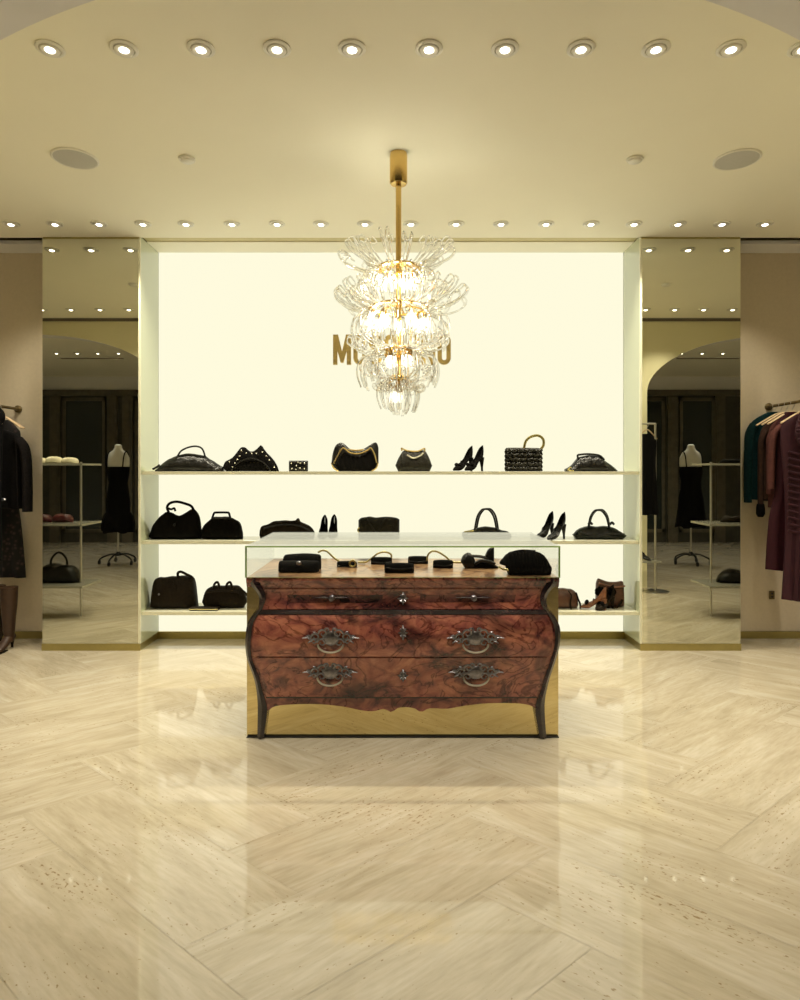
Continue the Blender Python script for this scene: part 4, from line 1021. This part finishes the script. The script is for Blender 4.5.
def garment(lab, cat, X, y, rows, thick, m, folds=6, amp=0.010, sleeves=None, group=None, name='dress', neck=0.07, extra=None, sl_m=None):
    """rows: (z, halfwidth) from neckline down; flattened body with folds"""
    t = thing(name, lab, cat, (X, y, rows[-1][0]), group)
    n = 40; zr = smooth_path(rows, 4); out = []
    zt, zb_ = zr[0][0], zr[-1][0]
    for z, hw in zr:
        v = (zt - z) / (zt - zb_); row = []
        for j in range(n):
            a = 2*pi*j/n; c, s_ = cos(a), sin(a)
            xx = hw * math.copysign(abs(c) ** 0.85, c); yy = thick/2 * lerp(0.55, 1.0, min(1, v*2)) * math.copysign(abs(s_) ** 0.8, s_)
            w = amp * v * sin(folds*xx/hw*2.2 + 0.7*sin(3*v) + (0 if s_ > 0 else 1.3))
            row.append((X + xx, y + yy + w, z + 0.006*v*sin(5*xx/hw)))
        out.append(row)
    MB().grid(out, closed=True, cap=True).build('bodice' if name == 'dress' else 'body', m, t)
    if sleeves:
        sx, sz, ln, r0, r1, spread, fwd = sleeves
        for s in (-1, 1):
            pts = [(X + s*(sx - 0.03), y, sz + 0.01), (X + s*(sx + spread*0.45), y - fwd*0.2, sz - ln*0.12), (X + s*(sx + spread*0.85), y - fwd*0.5, sz - ln*0.45), (X + s*(sx + spread), y - fwd, sz - ln)]
            q = smooth_path(pts, 6); MB().tube(q, [lerp(r0, r1, i/(len(q)-1)) for i in range(len(q))], 14, flat=0.7).build('sleeve', sl_m or m, t)
    return t
def rail(lab, X, z, y0, y1, drops):
    t = thing('clothes_rail', lab, 'clothes rail', (X, (y0+y1)/2, z))
    mb = MB().tube([(X, y0, z), (X, y1, z)], 0.013, 12); mb.build('bar', M['socket'], t)
    mb = MB().lathe([(0.032, 0.0), (0.032, -0.012), (0.018, -0.02), (0.014, -0.04)], (X, D1, z), 16, 'y'); mb.build('wall_flange', M['socket'], t)
    return t
RX, RZ = 3.176, 1.995
rail('dark metal clothes rail above the teal and wine garments at right', RX, RZ, 4.9, D1, ())
RG = 'garments hanging on the right rail'; HG = 'hangers on the right rail'
def gz(d, py): return P(0, py, d)[2]
hz = RZ - 0.018
# far to near
d = 5.43; hanger(RX, d, hz, 'black hanger under the teal jacket, farthest on the right rail', M['hangblack'], 0.2, 0.10, HG)
garment('teal jacket with long sleeves hanging farthest back on the right rail', 'jacket', RX, d, [(gz(d, 412), 0.05), (gz(d, 418), 0.15), (gz(d, 425), 0.205), (gz(d, 440), 0.215), (gz(d, 480), 0.20), (gz(d, 500), 0.205)], 0.06, M['teal'], sleeves=(0.20, gz(d, 426), 0.65, 0.048, 0.040, 0.025, 0.0), group=RG, name='jacket')
d = 5.345; hanger(RX, d, hz, 'pale hanger holding the taupe brown top on the right rail', M['hangwood'], 0.2, 0.10, HG)
t = garment('taupe brown top with black cuffs next to the teal jacket', 'top', RX, d, [(gz(d, 416), 0.05), (gz(d, 424), 0.12), (gz(d, 432), 0.165), (gz(d, 450), 0.17), (gz(d, 500), 0.17)], 0.05, M['taupe'], sleeves=(0.15, gz(d, 432), 0.60, 0.034, 0.028, 0.015, 0.0), group=RG, name='blouse')
for s in (-1, 1): MB().lathe([(0.028, gz(d, 504)), (0.033, gz(d, 508)), (0.034, gz(d, 514)), (0.02, gz(d, 517))], (RX + s*0.165, d, 0), 12).build('cuff', M['blackcloth'], t, label='black cuff')
d = 5.265; hanger(RX, d, hz, 'pale hanger holding the rose brown top on the right rail', M['hangwood'], 0.2, 0.10, HG)
garment('dusty rose brown blouse between the taupe top and wine dress', 'blouse', RX, d, [(gz(d, 416), 0.05), (gz(d, 424), 0.11), (gz(d, 431), 0.14), (gz(d, 450), 0.145), (gz(d, 508), 0.15)], 0.05, M['rosebrown'], sleeves=(0.130, gz(d, 431), 0.52, 0.034, 0.028, 0.008, 0.0), group=RG, name='blouse')
d = 5.18; hanger(RX, d, hz, 'pale hanger holding the plain wine dress on the right rail', M['hangwood'], 0.2, 0.10, HG)
garment('plain wine red dress with long sleeves and knee length hem', 'dress', RX, d, [(gz(d, 412), 0.06), (gz(d, 418), 0.10), (gz(d, 425), 0.13), (gz(d, 445), 0.13), (gz(d, 490), 0.14), (gz(d, 520), 0.19), (gz(d, 570), 0.222)], 0.07, M['wine'], sleeves=(0.125, gz(d, 427), 0.50, 0.036, 0.034, 0.055, 0.01), group=RG, sl_m=M['rosebrown'])
d = 5.06; RXN = RX + 0.035; hanger(RXN, d, hz, 'pale hanger holding the ruched plum dress nearest the viewer', M['hangwood'], 0.2, 0.10, HG)
t = garment('ruched plum dress with ruffled neckline, nearest on the right rail', 'dress', RXN, d, [(gz(d, 414), 0.08), (gz(d, 418), 0.14), (gz(d, 425), 0.195), (gz(d, 445), 0.20), (gz(d, 500), 0.165), (gz(d, 545), 0.165), (gz(d, 600), 0.195)], 0.09, M['plum'], group=RG, folds=9)
for i in range(13):      # ruched swags
    z0 = gz(d, 452 + i*6.5); w_ = 0.160
    MB().tube([(RXN - w_ + 2*w_*k_/12, d - 0.029 - 0.014*sin(pi*k_/12), z0 - 0.028*sin(pi*k_/12)) for k_ in range(13)], 0.0085, 8, flat=1.3).build('ruching', M['plum'], t)
mb = MB()
for i in range(36):
    v = i / 35; xx = -0.065 - 0.10*sin(pi*v)*0.6 + 0.06*v; zz = gz(d, 417 + 38*v)
    mb.ball((RXN + xx, d - 0.05 + 0.01*sin(i*2.3), zz), 0.022, 8, 6, (1, .5, .8)); mb.ball((RXN - xx, d - 0.05 + 0.01*cos(i*2.3), zz), 0.022, 8, 6, (1, .5, .8))
mb.build('neck_ruffle', M['plum'], t)
# outlet on the right wall
p = P(771.5, 595, D1)
t = thing('wall_socket', 'small bronze socket plate low on the right wall', 'socket', (p[0], D1, p[2]))
MB().box((p[0] - .022, D1 - 0.008, p[2] - 0.035), (p[0] + .022, D1 - 0.0005, p[2] + 0.035)).build('plate', M['socket'], t, smooth=False)
mb = MB()
for z in (-0.014, 0.014): mb.lathe([(0.009, -0.0005), (0.009, -0.003), (0.004, -0.0035)], (p[0], D1 - 0.008, p[2] + z), 12, 'y')
mb.build('outlet', M['hangblack'], t)

# left rail
LX, LZ = -3.29, 1.975
rail('dark metal clothes rail above the black garments at left', LX, LZ, 4.9, D1, ())
LG = 'garments hanging on the left rail'; LH = 'hangers on the left rail'
hz = LZ - 0.018
d = 5.40; hanger(LX - 0.07, d, hz, 'hanger under the dark floral dress on the left rail', M['hangwood'], 0.19, 0.1, LH)
garment('dark floral dress with flared hem hanging behind the black jacket', 'dress', LX - 0.07, d, [(gz(d, 420), 0.06), (gz(d, 428), 0.13), (gz(d, 440), 0.16), (gz(d, 500), 0.14), (gz(d, 530), 0.165), (gz(d, 577), 0.20)], 0.08, M['floral'], group=LG)
d = 5.25; hanger(LX, d, hz, 'pale wooden hanger of the black jacket on the left rail', M['hangwood'], 0.19, 0.11, LH)
t = garment('black jacket with long sleeves and grey bow on the left rail', 'jacket', LX, d, [(gz(d, 430), 0.06), (gz(d, 433), 0.12), (gz(d, 438), 0.17), (gz(d, 450), 0.20), (gz(d, 490), 0.19), (gz(d, 508), 0.195)], 0.10, M['blackcloth'], sleeves=(0.185, gz(d, 441), 0.58, 0.056, 0.048, 0.060, 0.02), group=LG, name='jacket', sl_m=M['charcoal'])
strap([(19, 436), (21, 460), (22, 508)], d, 0.004, -0.062).build('placket', M['charcoal'], t)
mb = MB()
for s in (-1, 1): mb.ball((P(4.5, 0, d)[0] + s*0.03, d - 0.075, gz(d, 499)), 1, 10, 6, (0.028, 0.01, 0.013)); mb.tube([(P(4.5, 0, d)[0], d - 0.075, gz(d, 499)), (P(4.5, 0, d)[0] + s*0.012, d - 0.075, gz(d, 506))], 0.007, 6)
mb.build('bow', M['silver'], t, label='grey satin bow at the waist')
d = 5.06; hanger(LX - 0.04, d, hz, 'hanger of the black coat cut by the left picture edge', M['hangwood'], 0.19, 0.09, LH)
garment('black coat with rounded shoulder cut by the left picture edge', 'coat', LX - 0.04, d, [(gz(d, 405), 0.05), (gz(d, 406), 0.12), (gz(d, 408), 0.17), (gz(d, 413), 0.203), (gz(d, 419), 0.206), (gz(d, 430), 0.19), (gz(d, 500), 0.17), (gz(d, 560), 0.17)], 0.12, M['blackcloth'], group=LG, name='coat')
# boots
def boot(X, y, lab, m):
    t = thing('boot', lab, 'boot', (X, y, 0), 'pair of brown heeled boots')
    rows = []
    for z, rx, ry, ox, oy in ((0.055, 0.030, 0.042, 0, 0.03), (0.10, 0.034, 0.046, 0, 0.025), (0.16, 0.042, 0.048, 0, 0.02), (0.25, 0.050, 0.054, 0, 0.018), (0.34, 0.058, 0.062, 0, 0.02), (0.42, 0.063, 0.066, 0, 0.02), (0.50, 0.066, 0.068, 0, 0.02)):
        rows.append([(X + ox + rx*cos(2*pi*j/18), y + oy + ry*sin(2*pi*j/18), z) for j in range(18)])
    MB().grid(rows, closed=True, cap=True).build('shaft', m, t)
    rows = []
    for v, hw, z0, z1 in ((0.0, 0.024, 0.060, 0.12), (0.2, 0.034, 0.050, 0.13), (0.4, 0.036, 0.028, 0.105), (0.6, 0.040, 0.010, 0.070), (0.8, 0.038, 0.006, 0.050), (0.95, 0.020, 0.006, 0.030), (1.0, 0.004, 0.008, 0.015)):
        yy = y + 0.075 - 0.25 * v
        rows.append([(X + hw*cos(2*pi*j/14), yy, lerp(z0, z1, (sin(2*pi*j/14) + 1) / 2)) for j in range(14)])
    MB().grid(rows, closed=True, cap=True).build('foot', m, t)
    rows = []
    for z, r in ((0.0, 0.009), (0.02, 0.009), (0.06, 0.018), (0.075, 0.022)): rows.append([(X + r*cos(2*pi*j/10), y + 0.062 + r*sin(2*pi*j/10), z) for j in range(10)])
    MB().grid(rows, closed=True, cap=True).build('heel', M['espresso'], t)
    rows = [[(X + hw*c_, y + 0.0 - 0.16*v + 0.0, z_) for c_, z_ in ((-1, .001), (1, .001), (1, .007), (-1, .007))] for v, hw in ((0.25, 0.03), (0.6, 0.04), (0.9, 0.034), (1.08, 0.01))]
    MB().grid(rows, closed=True, cap=True).build('sole', M['espresso'], t)
boot(P(9, 0, 5.2)[0], 5.18, 'brown heeled boot under the dark floral dress, right of its pair', M['boot'])
boot(P(-8, 0, 5.2)[0], 5.24, 'brown heeled boot under the dark floral dress, left of its pair', M['boot'])

# ================================================================== THINGS SEEN ONLY IN THE MIRRORS
def rack(sgn, side):
    xi = sgn * (3.17 if sgn < 0 else 3.09); xo = xi + sgn * 0.95
    t = thing('shelving_rack', 'slim three tier display rack reflected in the %s mirror' % side, 'rack', ((xi + xo)/2, 3.92, 0), 'display racks at the sides')
    for yy in (3.92,):
        for x in (xi, xo): MB().tube([(x, yy, 0), (x, yy, 1.53)], 0.011, 10).build('pole', M['steel'], t)
    for z in (0.33, 0.93, 1.515):
        MB().box((min(xi - sgn*0.11, xo), 3.72, z - 0.02), (max(xi - sgn*0.11, xo), 4.12, z)).build('shelf', M['darkshelf'], t, smooth=False)
    return xi
def lump(name, lab, cat, x, y, z, sx, sy, sz, m, group, handle=None):
    t = thing(name, lab, cat, (x, y, z), group)
    rows = []
    for i in range(17):
        u = i/16; e = max(0.05, (1 - abs(2*u-1)**3)) ** 0.5; row = []
        for j in range(14):
            a = 2*pi*j/14; c, s_ = cos(a), sin(a); zz = (math.copysign(abs(s_)**.7, s_) + 1)/2
            row.append((x + (u - .5)*sx, y + sy/2*e*math.copysign(abs(c)**.7, c), z + 0.0005 + zz*sz*e*(1 + 0.10*sin(9*u + 2*c))/1.1))
        rows.append(row)
    MB().grid(rows, closed=True, cap=True).build('body', m, t)
    if handle: MB().tube(smooth_path([(x - sx*.2, y, z + sz*.7), (x - sx*.17, y, z + sz*1.2), (x, y, z + sz*1.5), (x + sx*.17, y, z + sz*1.2), (x + sx*.2, y, z + sz*.7)], 4), 0.011, 8).build('handle', m, t)
    return t
rack(-1, 'left'); rack(1, 'right')
MG = 'goods on the reflected display racks'
for i in range(3): lump('folded_scarf', 'cream folded cloth on the left reflected rack, %s of three in the row' % ('first', 'middle', 'last')[i], 'scarf', -3.30 - 0.14*i, 3.88 + .03*i, 1.515, 0.15, 0.16, 0.065 + .01*(i % 2), M['cream'], MG)
for i in range(2): lump('clutch_bag', 'dark red clutch on the middle tier of the left reflected rack, %s' % ('near the pole', 'away from the pole')[i], 'bag', -3.36 - 0.21*i, 3.9, 0.93, 0.20, 0.14, 0.09, M['red'], MG)
lump('handbag', 'black bag with hoop handle on the lowest tier of the left reflected rack', 'bag', -3.40, 3.9, 0.33, 0.42, 0.20, 0.20, M['leather'], MG, True)
lump('clutch_bag', 'slim black clutch on the lowest tier of the left reflected rack', 'bag', -3.82, 3.86, 0.33, 0.34, 0.16, 0.10, M['suede'], MG)
for i in range(2): lump('clutch_bag', 'black clutch on the top tier of the right reflected rack, %s' % ('near the pole', 'away from the pole')[i], 'bag', 3.30 + 0.25*i, 3.9, 1.515, 0.22, 0.12, 0.05 + .03*i, M['suede'], MG)
for i in range(2): lump('wallet', 'dark wallet on the middle tier of the right reflected rack, %s' % ('near the pole', 'away from the pole')[i], 'wallet', 3.30 + 0.25*i, 3.9, 0.93, 0.20, 0.12, 0.07, M['red' if i else 'espresso'], MG)
lump('handbag', 'low black bag on the lowest tier of the right reflected rack', 'bag', 3.40, 3.9, 0.33, 0.48, 0.20, 0.14, M['leather'], MG)

def dress_form(X, y, lab, long, group):
    t = thing('dress_form', lab, 'dress form', (X, y, 0), group)
    def ring(z, rx, ry, oy=0, n=24): return [(X + rx*cos(2*pi*j/n), y + oy + ry*sin(2*pi*j/n), z) for j in range(n)]
    zs = 1.72
    MB().grid([ring(0.85, .15, .11), ring(1.0, .17, .12), ring(1.15, .135, .10), ring(1.25, .125, .095), ring(1.40, .16, .115), ring(1.55, .172, .11), ring(1.64, .17, .09), ring(zs, .13, .07), ring(zs + .035, .075, .06), ring(zs + .075, .055, .05), ring(zs + .11, .05, .048), ring(zs + .125, .03, .03)], closed=True, cap=True).build('torso', M['form'], t)
    rows = []
    spec = [(1.50, .172, .125), (1.42, .172, .13), (1.28, .150, .115), (1.15, .155, .12), (1.0, .185, .14), (0.85, .195, .15), (0.70, .215, .16), (0.58, .235, .175)] if not long else [(1.50, .172, .125), (1.40, .165, .125), (1.25, .14, .11), (1.10, .16, .125), (0.95, .182, .14), (0.80, .18, .14), (0.74, .22, .17), (0.62, .25, .19), (0.50, .24, .18)]
    for i, (z, rx, ry) in enumerate(spec):
        rows.append([(X + rx*(1 + 0.04*(i/8)*sin(9*2*pi*j/48))*cos(2*pi*j/48), y + ry*(1 + 0.05*(i/8)*sin(9*2*pi*j/48))*sin(2*pi*j/48), z + (0.02*sin(5*2*pi*j/48) if i == len(spec)-1 else 0)) for j in range(48)])
    MB().grid(rows, closed=True, cap=True).build('dress', M['blackcloth'], t, label='black cocktail dress')
    for s in (-1, 1):
        MB().tube(smooth_path([(X + s*0.12, y + 0.118, 1.49), (X + s*0.125, y + 0.09, 1.66), (X + s*0.125, y, 1.74), (X + s*0.12, y - 0.09, 1.66), (X + s*0.12, y - 0.118, 1.49)], 4), 0.009, 6).build('shoulder_strap', M['blackcloth'], t)
    MB().tube([(X, y, 0.12), (X, y, 0.86)], 0.014, 10).build('pole', M['steel'], t)
    MB().lathe([(0.05, 0.13), (0.045, 0.16), (0.018, 0.19)], (X, y, 0), 16).build('hub', M['hangblack'], t)
    for a in range(5):
        an = 2*pi*a/5 + 0.4; ca, sa = cos(an), sin(an)
        lg = MB().tube(smooth_path([(X, y, 0.15), (X + .12*ca, y + .12*sa, 0.15), (X + .24*ca, y + .24*sa, 0.10), (X + .27*ca, y + .27*sa, 0.07)], 3), 0.013, 8).build('leg', M['hangblack'], t)
        MB().lathe([(0.02, -.012), (0.034, -.010), (0.034, .010), (0.02, .012)], (X + .27*ca, y + .27*sa, 0.035), 14, 'x').build('caster', M['hangblack'], lg)
dress_form(-4.35, 0.40, 'white dress form in black ruffled dress reflected in the left mirror', True, 'dress forms behind the arcade')
dress_form(4.49, 0.40, 'white dress form in black sleeveless dress reflected in the right mirror', False, 'dress forms behind the arcade')
# slim stand with a black dress beside the right-hand pier
X, y = 3.04, 2.66
t = thing('garment_stand', 'slim steel garment stand by the arch, reflected in the right mirror', 'stand', (X, y, 0))
MB().tube([(X, y, 0.02), (X, y, 2.0)], 0.013, 10).build('pole', M['steel'], t)
MB().tube([(X, y, 2.0), (X - 0.28, y, 2.0)], 0.011, 10).build('arm', M['steel'], t)
MB().lathe([(0.15, 0.0), (0.15, 0.012), (0.02, 0.022)], (X, y, 0), 24).build('base', M['steel'], t)
MB().box((X - 0.32, y - 0.13, 0.36), (X + 0.02, y + 0.13, 0.38)).build('shelf', M['darkshelf'], t, smooth=False)
hanger(X - 0.10, y, 1.985, 'pale hanger on the reflected garment stand', M['hangwood'], 0.12, 0.11)
garment('plain black dress hanging from the reflected garment stand', 'dress', X - 0.10, y, [(1.88, 0.05), (1.82, 0.09), (1.78, 0.11), (1.5, 0.10), (1.2, 0.115), (0.92, 0.13)], 0.12, M['blackcloth'])
shoe((X - 0.15, y, 0.38), 'black shoe on the low tier of the reflected garment stand', 60, M['leather'], None, 0.22, 0.09)

# ================================================================== LIGHT, WORLD, CAMERA
l = bpy.data.lights.new('chandelier_lamp', 'POINT'); l.energy = 2.6; l.color = (1, 0.92, 0.68); l.shadow_soft_size = 0.03
for k_ in range(8):
    o = bpy.data.objects.new('chandelier_lamp', l); COL.objects.link(o)
    an = 2*pi*k_/8 + 0.4; rr = 0.075 if k_ % 2 else 0.125
    o.location = (P(398.5, 0, 3.78)[0] + rr*cos(an), 3.78 + rr*sin(an), P(0, 279 if k_ % 2 else 318, 3.78)[2])
w = bpy.data.worlds.new('world'); S.world = w; w.use_nodes = True
w.node_tree.nodes['Background'].inputs[0].default_value = (0.02, 0.02, 0.02, 1)
w.node_tree.nodes['Background'].inputs[1].default_value = 0.3
cam = bpy.data.cameras.new('camera'); cam.sensor_fit = 'HORIZONTAL'; cam.sensor_width = 36.0; cam.lens = F / 800 * 36
cam.shift_x = 0.0; cam.shift_y = -(500 - HY) / 800.0
cam.clip_start = 0.05
co = bpy.data.objects.new('camera', cam); COL.objects.link(co); co.location = (0, 0, EYE); co.rotation_euler = (pi/2, 0, 0)
S.camera = co
S.view_settings.view_transform = 'Standard'; S.view_settings.look = 'None'
S.view_settings.exposure = 0.08; S.view_settings.gamma = 1.0; S.view_settings.use_curve_mapping = False
S.cycles.max_bounces = 14; S.cycles.transparent_max_bounces = 24; S.cycles.transmission_bounces = 12; S.cycles.glossy_bounces = 6
S.cycles.diffuse_bounces = 5; S.cycles.caustics_reflective = False; S.cycles.caustics_refractive = False
S.cycles.sample_clamp_indirect = 8
